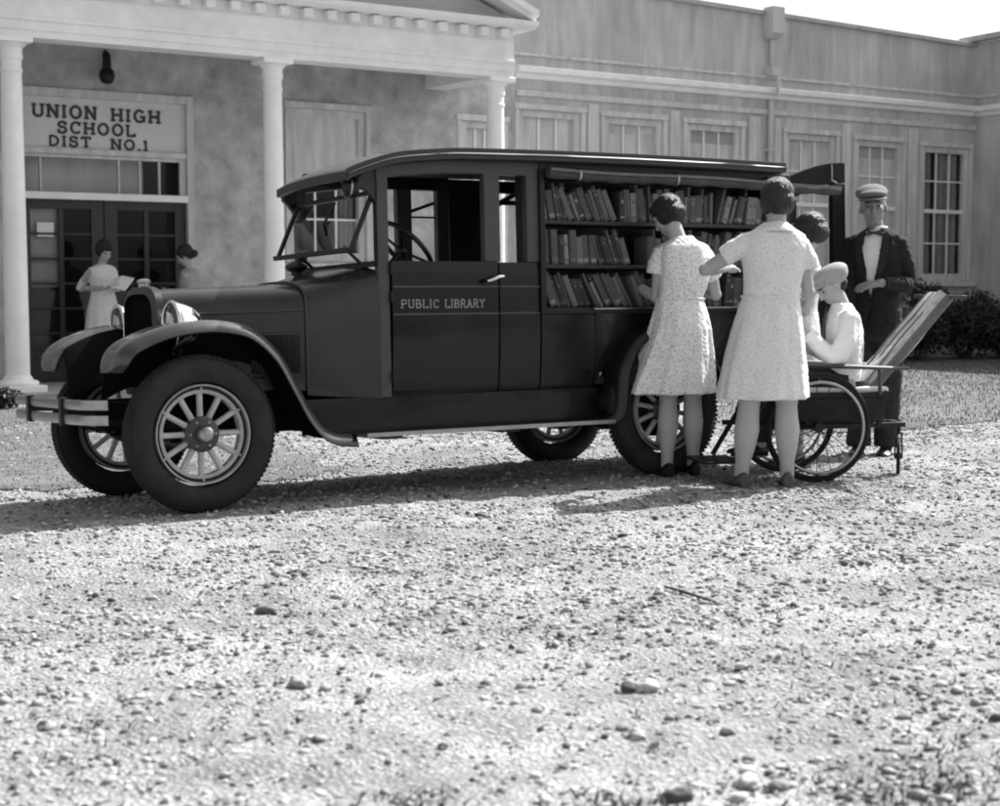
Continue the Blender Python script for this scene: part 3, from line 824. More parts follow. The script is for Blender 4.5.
# rear body lower sides with wheel arch
def arch(cx, cz, r, n=14): return [(cx + r * math.cos(math.pi * i / n), cz + r * math.sin(math.pi * i / n)) for i in range(n + 1)]
for side, (a, b) in enumerate(((BN + .002, BN + .035), (BF - .035, BF - .002))):
    m = bulge(2.122, 2.505, a, b, .534, 1.0, side); o = P('body_side', m, 'body', smooth=30)
    sg = 1 if side == 0 else -1; out = a if side == 0 else b
    m = MB(); rs = []
    for i in range(31):
        u = 2.505 + (4.04 - 2.505) * i / 30; d = abs(u - 2.95); zl = .46 + math.sqrt(max(0, .44 ** 2 - d * d)) if d < .44 else .56
        rs.append([(u, out, 1.0), (u, out, max(zl, .97)), (u, out + sg * .03 * max(0, (.97 - zl) / .44) ** 2.2, zl), (u, out + sg * .04, zl), (u, out + sg * .04, 1.0)])
    m.loft(rs); P('body_side_rear', m, 'body', smooth=30)
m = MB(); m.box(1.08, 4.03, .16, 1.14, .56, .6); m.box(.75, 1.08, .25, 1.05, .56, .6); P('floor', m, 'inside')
# far side above belt: solid panels with openings
m = MB()
m.box(2.12, 2.45, BF - .04, BF, 1.0, 1.78); m.box(2.95, 4.04, BF - .04, BF, 1.0, 1.78); m.box(2.45, 2.95, BF - .04, BF, 1.0, 1.29)
m.box(1.133, 4.04, BF - .05, BF - .001, 1.765, 1.84)
P('far_side_panel', m, 'body2')
m = MB(); m.bar((2.45, BF + .02, 1.66), (2.95, BF + .02, 1.93), .03, .03); m.bar((2.4, BF + .02, 1.71), (3.0, BF + .02, 1.71), .025, .03); m.bar((1.82, BF + .01, 1.62), (2.12, BF + .01, 1.72), .02, .02); m.bar((1.84, BF - .02, 1.6), (2.04, BF - .02, 1.6), .012, .012)
P('curtain_strap', m, 'iron')
# rear post frame and interior partitions
m = MB()
for n in (BN, BF - .06): m.box(3.98, 4.05, n, n + .06, .56, 1.84)
m.box(3.98, 4.05, BN + .06, BF - .06, 1.76, 1.85); m.box(3.98, 4.05, BN + .06, BF - .06, .56, .64)
P('rear_frame', m, 'body', bevel=.006)
m = MB(); m.box(1.42, 1.86, .2, 1.1, .62, .86); P('seat', m, 'cushion', bevel=.03)
m = MB(); m.loft([[(1.78, n, .8), (1.86, n, .8), (1.93, n, 1.22), (1.86, n, 1.22)] for n in (.2, 1.1)]); P('seat_back', m, 'cushion', bevel=.02)
m = MB(); m.box(1.0, 1.06, .2, 1.1, 1.0, 1.22); P('dashboard', m, 'inside', bevel=.01)

# roof ----------------------------------------------------
rprof = spline([(.84, 1.745), (.86, 1.76), (.95, 1.795), (1.137, 1.850), (1.4, 1.88), (1.64, 1.893), (2.45, 1.906), (3.2, 1.908), (3.93, 1.902)], 6)
N0, N1 = .035, 1.13
def rsec(u, z, lo, crown, lift=0):
    k = 14; top = [(u + .12 * (i / k) ** 2 * max(0, 1 - (u - .84) / .5), N0 + (N1 - N0) * i / k, z + lift + crown * (1 - abs(2 * i / k - 1) ** 2.4)) for i in range(k + 1)]
    bot = [(p[0], p[1], p[2] - lo) for p in reversed(top)]
    return top + bot
m = MB(); m.loft([rsec(u, z - .004, .022, .03 * min(1, .25 + (u - .84) / .9)) for u, z in rprof]); P('roof', m, 'roof', smooth=40)
m = MB()
for n in (N0 - .012, N1 - .012):
    pr_ = rprof if n < .5 else [(u, z) for u, z in rprof if u > 1.34]
    m.loft([[(u, n, z - .058), (u, n + .024, z - .058), (u, n + .024, z + .002), (u, n, z + .002)] for u, z in pr_])
rs = []
for i in range(17):
    n = N0 - .01 + (N1 - N0 + .02) * i / 16; c = 1 - abs(i / 8 - 1) ** 2; o = .12 * (i / 16) ** 2
    rs.append([(.825 + o, n, 1.695 + .01 * c), (.85 + o, n, 1.69 + .01 * c), (.85 + o, n, 1.748 + .008 * c), (.825 + o, n, 1.738 + .008 * c)])
m.loft(rs)
P('roof_rail', m, 'roof_edge', bevel=.004)
m = MB()
for n in (N0 - .016, N1 + .012): m.tube([(u, n, z - .03) for u, z in rprof if u > (.8 if n < .5 else 1.34)], .006, 6)
P('drip_bead', m, 'moulding', smooth=60)
m = MB(); m.loft([[(u, N0 + .03, z - .062), (u, N1 - .03, z - .062), (u, N1 - .03, z - .05), (u, N0 + .03, z - .05)] for u, z in rprof if .93 < u < 4]); P('headliner', m, 'inside')
for n in (BN + .01, BF - .05):
    m = MB()
    cu = [(1.10, 1.45)] + [(1.10 - .0 - .30 * math.sin(R(t)), 1.45 + .25 * (1 - math.cos(R(t)))) for t in (15, 30, 45, 60, 75, 90)] + [(.62, 1.655), (.62, 1.70), (1.10, 1.82)]
    cu = [(1.07, 1.55), (1.055, 1.60), (1.02, 1.645), (.96, 1.675), (.87, 1.69), (.87, 1.71), (.95, 1.74), (1.07, 1.79)]
    m.prism(cu if n < .5 else [(max(u, .985), z) for u, z in cu], n, n + .035); P('visor_bracket', m, 'body2')
m = MB(); m.lathe([(.004, -.03), (.03, -.025), (.055, 0), (.058, .03), (.052, .04)], 24, Matrix.Translation((.90, .13, 1.665)), axis='X'); m.tube([(.93, .13, 1.69), (.98, .13, 1.74)], .01, 8); P('spot_lamp', m, 'iron', smooth=50)
m = MB(); m.tube([(.895, .13 + .056 * math.cos(t), 1.665 + .056 * math.sin(t)) for t in [2 * math.pi * i / 24 for i in range(24)]], .006, 6, loop=True); P('lamp_ring', m, 'nickel_dull', smooth=60)

# windshield, opened outward
WA, WB = .17, 1.10
T_, B_ = (1.065, 1.645), (.925, 1.335)
m = MB()
for n in (WA, WB): m.bar((T_[0], n, T_[1]), (B_[0], n, B_[1]), .026, .022, up=(1, 0, 0))
m.bar((T_[0], WA - .013, T_[1]), (T_[0], WB + .013, T_[1]), .024, .024); m.bar((B_[0], WA - .04, B_[1]), (B_[0], WB + .04, B_[1]), .028, .028)
ws = P('windshield_frame', m, 'iron', bevel=.004)
m = MB(); m.add([(T_[0], WA, T_[1]), (T_[0], WB, T_[1]), (B_[0], WB, B_[1]), (B_[0], WA, B_[1])], [(0, 1, 2, 3)]); P('windshield_glass', m, 'glass_clear', ws)
m = MB()
m.bar((1.06, WA - .03, 1.26), (1.06, WB + .03, 1.26), .03, .03)
for n in (WA - .025, WB + .025): m.bar((1.075, n, 1.25), (1.075, n, 1.66), .03, .03)
m.tube([(1.05, .9, 1.27), (.98, .9, 1.33), (.95, .9, 1.36)], .01, 8); m.tube([(1.05, .3, 1.27), (.98, .3, 1.33), (.95, .3, 1.36)], .01, 8)
m.ell((.90, .80, 1.27), (.06, .09, .03)); m.tube([(.90, .80, 1.22), (.90, .80, 1.30)], .03, 10)
P('windshield_support', m, 'iron', smooth=40)
m = MB(); m.bar((1.03, .55, 1.62), (.99, .62, 1.50), .012, .012); m.bar((.99, .62, 1.50), (.97, .55, 1.44), .012, .012); m.bar((1.02, .9, 1.6), (.96, .88, 1.53), .05, .01); P('wiper', m, 'iron')
# steering
sc_ = Vector((1.40, .42, 1.365)); ax = Vector((.72, 0, .69)).normalized(); e1 = Vector((0, 1, 0)); e2 = ax.cross(e1)
m = MB(); m.tube([sc_ + (e1 * math.cos(t) + e2 * math.sin(t)) * .19 for t in [2 * math.pi * i / 40 for i in range(40)]], .014, 10, loop=True); sw = P('steering_wheel', m, 'iron', smooth=60)
m = MB()
for k in range(4):
    t = math.pi / 4 + k * math.pi / 2; m.tube([sc_ - ax * .03, sc_ + (e1 * math.cos(t) + e2 * math.sin(t)) * .19], .008, 8)
m.ell(sc_ - ax * .03, (.03, .03, .03)); P('spoke', m, 'iron', sw, smooth=60)
m = MB(); m.tube([sc_ - ax * .03, sc_ - ax * .45], .018, 10); P('steering_column', m, 'iron', sw, smooth=60)

# bumper
def bump_path(z):
    pts = []
    for i in range(41):
        t = i / 40; n = -.03 + 1.36 * t; e = max(0, abs(2 * t - 1) - .82) / .18
        pts.append((-.60 + .07 * e * e + .02 * abs(2 * t - 1) ** 2, n, z))
    return pts
m = MB()
for z in (.488, .562):
    m.loft([[(u - .005, n, zz - .024), (u + .005, n, zz - .024), (u + .005, n, zz + .024), (u - .008, n, zz + .02), (u - .011, n, zz), (u - .008, n, zz - .02)] for u, n, zz in bump_path(z)])
bu = P('bumper', m, 'nickel_dull', smooth=40)
for n in (.37, .93):
    m = MB(); m.box(-.618, -.583, n - .02, n + .02, .455, .595); m.bar((-.585, n, .525), (-.40, n + (.05 if n < CN else -.05), .52), .03, .03)
    P('clamp', m, 'iron', bu, bevel=.004)

# bookcase -------------------------------------------------
C0, C1 = 2.12, 4.0
m = MB()
m.box(C0 + .002, C0 + .04, BN + .01, .38, 1.0, 1.78); m.box(C1 - .06, C1 - .021, BN + .01, .38, 1.0, 1.78)
m.box(C0 + .04, C1 - .06, .37, .39, 1.0, 1.78)
m.box(C0, C1 - .02, BN - .005, .38, 1.775, 1.845)
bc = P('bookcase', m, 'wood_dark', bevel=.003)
SH = (1.012, 1.262, 1.518)
for z in SH:
    m = MB(); m.box(C0 + .041, C1 - .061, BN + .012, .368, z - .022, z); P('shelf', m, 'wood_dark', bc, bevel=.003)
m = MB(); m.box(C0 - .01, C1 + .02, BN - .02, BN + .011, .975, 1.0); m.box(C0 - .008, C0 + .026, BN - .018, BN + .01, 1.0, 1.81); m.box(C1 - .035, C1 + .01, BN - .018, BN + .01, 1.0, 1.81); m.box(C0 + .026, C1 - .035, BN - .018, BN + .01, 1.785, 1.81)
P('case_trim', m, 'iron', bc, bevel=.003)
m = MB(); m.box(2.48, 3.6, BN - .022, BN + .012, 1.0, 1.008); P('ledge', m, 'nickel_dull', bc)
# canvas curtain rolled up under the roof edge
m = MB()
pts = []
for i in range(41):
    t = i / 40; u = 2.15 + t * 2.28; sag = .03 * t + .006 * math.sin(t * 9)
    pts.append((u, BN - .045, 1.782 - sag))
m.tube(pts, [.03 + .004 * math.sin(i * 1.7) for i in range(41)], 12); cr = P('rolled_curtain', m, 'canvas', smooth=60)
for u in (2.36, 3.08, 3.8):
    m = MB(); m.tube([(u, BN - .045 + .036 * math.cos(t), 1.775 + .037 * math.sin(t)) for t in [2 * math.pi * i / 16 for i in range(16)]], .007, 6, loop=True)
    P('strap', m, 'nickel_dull', cr, smooth=60)
m = MB(); m.loft([[(p[0], p[1] - .031, p[2] + .012), (p[0], p[1] - .035, p[2] + .012), (p[0], p[1] - .035, p[2] + .028), (p[0], p[1] - .031, p[2] + .028)] for p in pts]); P('hem', m, 'shelf_edge', cr)

# open rear door
HX = (4.06, .14); DX = Vector((.985, .17, 0)); DW = .575
rd = bpy.data.objects.new('rear_door', None); clear_loc(rd, truck); rd.location = (HX[0], HX[1], 0); rd.rotation_euler = (0, 0, math.atan2(.14, .985))
def top(x): return 1.835 + .115 * math.sin(math.pi / 2 * min(1, x / DW)) 
m = MB()
xs = [DW * i / 8 for i in range(9)]
m.loft([[(x, 0, top(x) - .15 + .02 * (x / DW)), (x, .035, top(x) - .15 + .02 * (x / DW)), (x, .035, top(x)), (x, 0, top(x))] for x in xs])
m.box(0, .07, 0, .034, .56, 1.69); m.box(DW - .13, DW, 0, .034, .56, 1.81)
m.box(.07, DW - .13, .001, .033, .56, 1.12)
m.build('door_frame', MT['under'], rd)
m = MB(); m.tube([(DW - .15, -.008, 1.93), (DW - .155, -.014, 1.88), (DW - .16, -.014, 1.83), (DW - .11, -.014, 1.815)], .0055, 8); m.build('hook', MT['nickel_dull'], rd, smooth=60)

# ------------------------------------------------------------------ books
MTR = Matrix.Translation(TO) @ Matrix.Rotation(AT, 4, 'Z') @ Matrix.Rotation(R(-2.1), 4, 'X')
def book_mesh(w, h, d, cov, bands, lab):
    m = MB(); mi = []
    def add(fn, idx):
        k = len(m.f); fn(); mi.extend([idx] * (len(m.f) - k))
    t = .003
    add(lambda: m.box(-w / 2, -w / 2 + t, .004, d, 0, h), 0); add(lambda: m.box(w / 2 - t, w / 2, .004, d, 0, h), 0)
    sp = []
    for i in range(7):
        a = math.pi * i / 6; sp.append((-w / 2 * math.cos(a), .004 - .006 * math.sin(a)))
    sp2 = [(x * .8, y + .004) for x, y in reversed(sp)]
    add(lambda: m.loft([[(p[0], p[1], z) for p in sp + sp2] for z in (0, h)]), 0)
    add(lambda: m.box(-w / 2 + t, w / 2 - t, .009, d - .005, .004, h - .005), 1)
    for (z, bh, wd) in bands:
        s2 = [(x * wd, y - .0008) for x, y in sp]; s3 = [(x * wd, y + .001) for x, y in reversed(sp)]
        add(lambda: m.loft([[(p2[0], p2[1], z * h) for p2 in s2 + s3], [(p2[0], p2[1], z * h + bh) for p2 in s2 + s3]]), 2)
    me = bpy.data.meshes.new('book'); me.from_pydata(m.v, [], m.f)
    me.polygons.foreach_set('material_index', mi)
    bm = bmesh.new(); bm.from_mesh(me); bmesh.ops.recalc_face_normals(bm, faces=bm.faces); bm.to_mesh(me); bm.free()
    for q in (cov, MT['paper'], lab): me.materials.append(q)
    return me
COV = [mat('book_cloth_%s' % k, v, .7, .2, 20, .2, 200) for k, v in (('black', .015), ('charcoal', .035), ('slate', .07), ('drab', .12), ('buff', .2), ('cream', .38))]
LAB = mat('book_label', .22, .7, .3, 60); LAB2 = mat('book_gilt', .09, .5, .3, 60)
BOOKS = []
for i in range(20):
    w = rng.uniform(.016, .05); h = rng.uniform(.16, .226); ci = int(rng.choice([0, 1, 2, 3, 4, 5], p=[.12, .2, .26, .24, .13, .05]))
    bs = [(.12, .012, .92), (.62, .02, .8)] if i % 3 == 0 else ([(.1, .004, .95), (.86, .004, .95), (.7, .014, .6)] if i % 3 == 1 else [(.08, .022, .85)])
    BOOKS.append((book_mesh(w, h, rng.uniform(.12, .15), COV[ci], bs, LAB if ci < 4 and i % 2 else LAB2), w, h, ci))
tone = ['black', 'black', 'dark grey', 'grey', 'pale', 'cream']
def put_book(idx, u, n, z, lean, label, group):
    me, w, h, ci = BOOKS[idx]
    o = bpy.data.objects.new('book', me); COL.objects.link(o)
    o.matrix_world = MTR @ Matrix.Translation((u, n, z)) @ Matrix.Rotation(lean, 4, 'Y')
    return tag(o, label, 'book', group)
# rows: (shelf z, [(u0, u1, lean degrees)])  positive lean tips the top toward the rear
rows = [(SH[2], 'top', [(2.17, 2.33, -8), (2.35, 2.66, -22), (2.72, 2.98, -3), (3.0, 3.42, 2), (3.46, 3.66, 18), (3.68, 3.90, 10)]),
        (SH[1], 'middle', [(2.17, 2.52, -2), (2.56, 2.80, -18), (2.92, 3.25, 0), (3.27, 3.60, 12), (3.62, 3.9, 3)]),
        (SH[0], 'bottom', [(2.21, 2.48, -24), (2.54, 2.80, -28), (2.86, 3.06, -22), (3.10, 3.5, -5), (3.52, 3.9, 8)])]
leantxt = lambda a: 'leaning toward the cab' if a < -15 else ('leaning rearward' if a > 7 else 'standing upright')
for z, nm, segs in rows:
    for si, (u0, u1, a) in enumerate(segs):
        u = u0; al = R(a)
        while u < u1:
            big_ = (nm == 'middle' and si == 0)
            k = int(rng.integers(0, 20))
            if big_ and BOOKS[k][1] < .038: continue
            me, w, h, ci = BOOKS[k]
            sh_ = h if True else 0
            maxh = .245 if nm != 'top' else .235
            al2 = al + rng.normal(0, .02)
            step = w / max(.5, math.cos(al2)) + .0015
            zz = z + .001 + abs(math.sin(al2)) * w / 2
            grp = '%s books on the %s shelf %s, batch %d from the cab' % (tone[ci], nm, leantxt(a), si + 1)
            where = ['first', 'second', 'third', 'fourth', 'fifth', 'sixth'][si]
            put_book(k, u + step / 2, BN + .03 + rng.uniform(0, .02), zz, al2,
                     '%s book %s, %s bunch from the cab, %s truck shelf' % (tone[ci], leantxt(a), where, nm),
                     grp)
            u += step

# ------------------------------------------------------------------ people helpers
def V3(*a): return Vector(a)
def rotf(yaw, pitch=0, roll=0):
    """head frame: local +Y forward, +X right, +Z up; yaw turns forward from world +Y anticlockwise"""
    return Matrix.Rotation(yaw, 3, 'Z') @ Matrix.Rotation(pitch, 3, 'X') @ Matrix.Rotation(roll, 3, 'Y')
def head(mb, c, Rm, s=1.0, nose=1.0):
    c = Vector(c)
    def e(p, r, rr=None): mb.ell(c + Rm @ (Vector(p) * s), tuple(q * s for q in r), Rm if rr is None else Rm @ rr)
    e((0, -.012, .03), (.074, .094, .088)); e((0, .028, -.035), (.060, .062, .074)); e((0, .055, -.082), (.03, .03, .026))
    e((-.03, .05, -.02), (.03, .035, .035)); e((.03, .05, -.02), (.03, .035, .035))
    e((0, .076, .022), (.05, .02, .014))
    e((0, .096, -.018), (.012 * nose, .018 * nose, .024)); e((0, .104, -.034), (.015 * nose, .015, .011)); e((0, .088, .0), (.01, .012, .03))
    e((0, .083, -.062), (.022, .012, .007)); e((0, .081, -.072), (.02, .012, .008))
    for sx in (-1, 1):
        e((sx * .0735, -.010, -.010), (.008, .017, .029), Matrix.Rotation(.2, 3, 'X')); e((sx * .074, -.006, -.034), (.007, .009, .009))
def tubeb(mb, pts, rad, seg=14, flat=1.0):
    mb.tube(pts, rad, seg, flat=flat)
    for p, r in zip(pts, rad if hasattr(rad, '__len__') else [rad] * len(pts)): mb.ell(p, (r, r, r), nu=12, nv=8)
def hand(mb, w, d, pn, side, s=1.0, curl=.5):
    """w wrist, d direction of fingers, pn palm normal, side: +1 thumb toward d x pn"""
    w = Vector(w); d = Vector(d).normalized(); pn = Vector(pn); pn = (pn - d * pn.dot(d)).normalized(); x = d.cross(pn) * side
    Rm = Matrix((x, d, pn)).transposed()
    mb.ell(w + d * .045 * s, (.038 * s, .052 * s, .016 * s), Rm); mb.ell(w + d * .005, (.026 * s, .03 * s, .02 * s), Rm)
    for i, L in enumerate((.068, .077, .072, .056)):
        off = (.027 - i * .018) * s; b = w + d * .08 * s + x * off
        p = b; ang = 0; pts = [b - d * .02, b]
        for j, f in enumerate((.45, .3, .25)):
            ang += curl * (.5 if j == 0 else .75)
            p = p + (d * math.cos(ang) + pn * math.sin(ang) + x * (.06 - i * .04)) * L * f * s; pts.append(p)
        mb.tube(pts, [.0095 * s, .0092 * s, .0088 * s, .0082 * s, .007 * s], 8)
        mb.ell(pts[-1], (.007 * s,) * 3, nu=8, nv=6)
    b = w + d * .02 * s + x * .028 * s
    pts = [b, b + (x * .022 + d * .02 + pn * .01) * s, b + (x * .034 + d * .045 + pn * .022) * s, b + (x * .034 + d * .068 + pn * .03) * s]
    mb.tube(pts, [.013 * s, .0115 * s, .010 * s, .0078 * s], 8); mb.ell(pts[-1], (.0078 * s,) * 3, nu=8, nv=6)
def rings(mb, secs, n=48, yaw=0.0, fold=None):
    """secs: (cx, cy, z, rx, ry) ; fold(a, i) -> multiplier"""
    rs = []
    cyw, syw = math.cos(yaw), math.sin(yaw)
    for i, (cx, cy, z, rx, ry) in enumerate(secs):
        ring = []
        for k in range(n):
            a = 2 * math.pi * k / n; f = fold(a, i / (len(secs) - 1)) if fold else 1
            x = rx * f * math.copysign(abs(math.cos(a)) ** .9, math.cos(a)); y = ry * f * math.copysign(abs(math.sin(a)) ** .9, math.sin(a))
            ring.append((cx + x * cyw - y * syw, cy + x * syw + y * cyw, z))
        rs.append(ring)
    mb.loft(rs)
def shoe(mb, heel, toe, w=.04, hh=.07):
    heel = Vector(heel); toe = Vector(toe); d = (toe - heel); L = d.length; d.normalize(); s = Vector((-d.y, d.x, 0))
    rs = []
    for t, ww, h in ((0, .55, hh + .01), (.05, .75, hh + .02), (.25, .82, hh + .015), (.42, .85, .06), (.65, 1.0, .042), (.82, .95, .034), (.95, .65, .026), (1.0, .3, .018)):
        c = heel + d * L * t; ring = []
        for k in range(14):
            a = 2 * math.pi * k / 14; zz = math.sin(a)
            ring.append(c + s * ww * w * math.cos(a) * (1 if zz < .3 else .8) + Vector((0, 0, (h * .5) + zz * h * .5)))
        rs.append(ring)
    mb.loft(rs)
def shoes(par, mt, *lst):
    for a in lst:
        k = MB(); shoe(k, *a); k.build('shoe', mt, par, smooth=50)
def legs(mb, hip, knee, ankle, r=(.085, .055, .056, .036)):
    hip, knee, ankle = map(Vector, (hip, knee, ankle)); calf = knee.lerp(ankle, .33) 
    tubeb(mb, [hip, hip.lerp(knee, .5), knee, calf, knee.lerp(ankle, .7), ankle], [r[0], (r[0] + r[1]) / 2 + .006, r[1], r[2], r[3] + .008, r[3]])
def arm(mb, sh, el, wr, r=(.045, .037, .024)):
    sh, el, wr = map(Vector, (sh, el, wr))
    tubeb(mb, [sh, sh.lerp(el, .5), el, el.lerp(wr, .35), el.lerp(wr, .75), wr], [r[0], r[0] * .92, r[1], r[1] * .98, r[2] + .004, r[2]])
def face_bits(par, c, Rm, s=1.0, brows=True):
    c = Vector(c)
    m = MB()
    for sx in (-1, 1): m.ell(c + Rm @ (Vector((sx * .031, .0795, .004)) * s), (.011 * s, .006 * s, .0042 * s), Rm)
    m.build('eyes', MT['ink'], par, smooth=60)
    m = MB()
    for sx in (-1, 1): m.tube([c + Rm @ (Vector(p) * s) for p in ((sx * .013, .092, .022), (sx * .03, .0925, .028), (sx * .048, .083, .022))], .0028 * s, 6)
    m.build('eyebrows', MT['hair'], par, smooth=60)
    m = MB(); m.tube([c + Rm @ (Vector(p) * s) for p in ((-.02, .089, -.065), (0, .0955, -.068), (.02, .089, -.065))], [.0015, .003, .0015], 6)
    m.build('mouth', mat('lips', .1, .5), par, smooth=60)
def cloth(co, nr):
    a = noise.noise(Vector((co.x * 14, co.y * 14, co.z * 7))); b = noise.noise(Vector((co.x * 30 + co.z * 22, co.y * 30, co.z * 26)))
    return co + nr * (.007 * a + .002 * (1 - abs(b) * 2.5))
def person(x, y, label, cat, z=None):
    z = float(ground_h(x, y)) if z is None else z
    return empty('person', (x, y, z), 0, label, cat)
FWD_T = R(32.5)    # facing the truck's side

# --- girl in the floral dress
def girl1():
    p = person(1.07, 9.5, 'girl with bobbed hair in a floral print dress reaching into the truck shelves', 'girl')
    hc = V3(-.075, .035, 1.548); Rm = rotf(FWD_T + R(22), R(-32))
    m = MB(); head(m, hc, Rm, .95)
    tubeb(m, [(-.005, -.005, 1.34), (-.02, .0, 1.41), (-.05, .005, 1.49)], [.06, .052, .05])
    rings(m, [(.015, 0, .70, .12, .10), (.01, 0, .86, .145, .11), (0, 0, 1.05, .11, .085), (.01, 0, 1.2, .13, .09), (.015, 0, 1.33, .14, .08), (.01, 0, 1.39, .08, .06)], 28, FWD_T)
    arm(m, (-.115, .0, 1.335), (-.14, .03, 1.06), (-.25, .22, 1.14), (.046, .036, .024)); hand(m, (-.25, .22, 1.14), (-.35, .8, .15), (.2, .1, -1), -1, .95, .6)
    arm(m, (.15, .05, 1.32), (.23, .16, 1.08), (.06, .34, 1.12), (.046, .036, .024)); hand(m, (.06, .34, 1.12), (-.6, .7, .1), (0, 0, -1), 1, .95, .6)
    legs(m, (-.06, 0, .80), (-.068, .0, .47), (-.075, -.02, .085), (.08, .05, .05, .032)); legs(m, (.07, .03, .80), (.082, .05, .47), (.09, .07, .085), (.08, .05, .05, .032))
    m.remesh('body', MT['skin'], p, .007)
    # stockings
    m = MB()
    for (k, a) in (((-.068, 0, .46), (-.075, -.02, .06)), ((.082, .05, .46), (.09, .07, .06))):
        m = MB(); k = Vector(k); a = Vector(a); m.tube([k + V3(0, 0, .06), k, k.lerp(a, .16), k.lerp(a, .33) + V3(0, -.012, 0), k.lerp(a, .55) + V3(0, -.006, 0), k.lerp(a, .8), a], [.06, .053, .056, .062, .054, .038, .036], 20); m.build('stocking', MT['stocking'], p, smooth=60)
    shoes(p, MT['shoe'], ((-.06, -.085, 0), (-.14, .15, 0), .048), ((.105, .005, 0), (.055, .24, 0), .048))
    m = MB()
    def fold(a, t):
        k = max(0, (t - .45) / .55)
        return 1 + k * (.075 * math.sin(9 * a + .6 + .8 * math.sin(a)) + .04 * math.sin(19 * a + 1)) + .016 * math.sin(5 * a + t * 9) + .012 * math.sin(26 * a) * math.exp(-((t - .55) / .12) ** 2)
    S = [(.012, .0, 1.425, .06, .05), (.013, -.003, 1.40, .09, .07), (.02, -.005, 1.365, .15, .095), (.025, -.006, 1.30, .158, .108), (.02, -.004, 1.2, .15, .108), (.012, 0, 1.12, .142, .104), (.004, 0, 1.07, .134, .10), (-.002, 0, 1.05, .14, .105),
         (0, 0, .98, .158, .125), (.0, 0, .88, .185, .15), (-.018, 0, .75, .218, .172), (-.042, 0, .62, .252, .195), (-.06, 0, .505, .280, .21), (-.06, 0, .50, .272, .205)]
    rings(m, S, 72, FWD_T * .5, fold)
    m.tube([(-.07, .0, 1.345), (-.112, .0, 1.318), (-.140, .008, 1.25), (-.147, .012, 1.205)], [.05, .058, .058, .056], 20)
    m.tube([(.09, .03, 1.335), (.148, .05, 1.305), (.182, .085, 1.23), (.20, .105, 1.185)], [.05, .058, .060, .060], 20)
    m.remesh('dress', MT['dress_floral'], p, .0065, 4, cloth)
    m = MB(); m.tube([(.003 + .142 * math.cos(t) * math.cos(FWD_T * .5) - .106 * math.sin(t) * math.sin(FWD_T * .5), .142 * math.cos(t) * math.sin(FWD_T * .5) + .106 * math.sin(t) * math.cos(FWD_T * .5), 1.06 + .004 * math.sin(3 * t)) for t in [2 * math.pi * i / 48 for i in range(48)]], .0075, 8, loop=True)
    m.build('belt', MT['dress_floral'], p, smooth=60)
    hair(p, hc, Rm, .95, 'bob', MT['hair'])
def hair(p, hc, Rm, s, kind, mt):
    m = MB()
    def e(q, r): m.ell(Vector(hc) + Rm @ (Vector(q) * s), tuple(a * s for a in r), Rm, 20, 14)
    if kind == 'bob':
        e((0, -.02, .045), (.088, .100, .088)); e((0, -.05, -.005), (.085, .07, .075)); e((-.06, -.01, -.005), (.028, .06, .06)); e((.06, -.01, -.005), (.028, .06, .06)); e((0, .055, .075), (.06, .035, .03))
    elif kind == 'bun':
        e((0, -.02, .045), (.085, .100, .085)); e((0, -.06, -.005), (.07, .055, .065)); e((0, -.11, -.03), (.05, .045, .045)); e((-.06, .0, .01), (.024, .045, .045)); e((.06, .0, .01), (.024, .045, .045))
    elif kind == 'short':
        e((0, -.022, .04), (.08, .096, .083)); e((0, -.05, -.02), (.068, .055, .06))
    def dsp(co, nr):
        l = Rm.inverted() @ (co - Vector(hc))
        a = math.atan2(l.x, -l.y)
        return co + nr * (.0012 * math.sin(a * 46 + 3 * noise.noise(co * 25)) + .004 * noise.noise(co * 40))
    return m.remesh('hair', mt, p, .006, 2, dsp)
girl1()

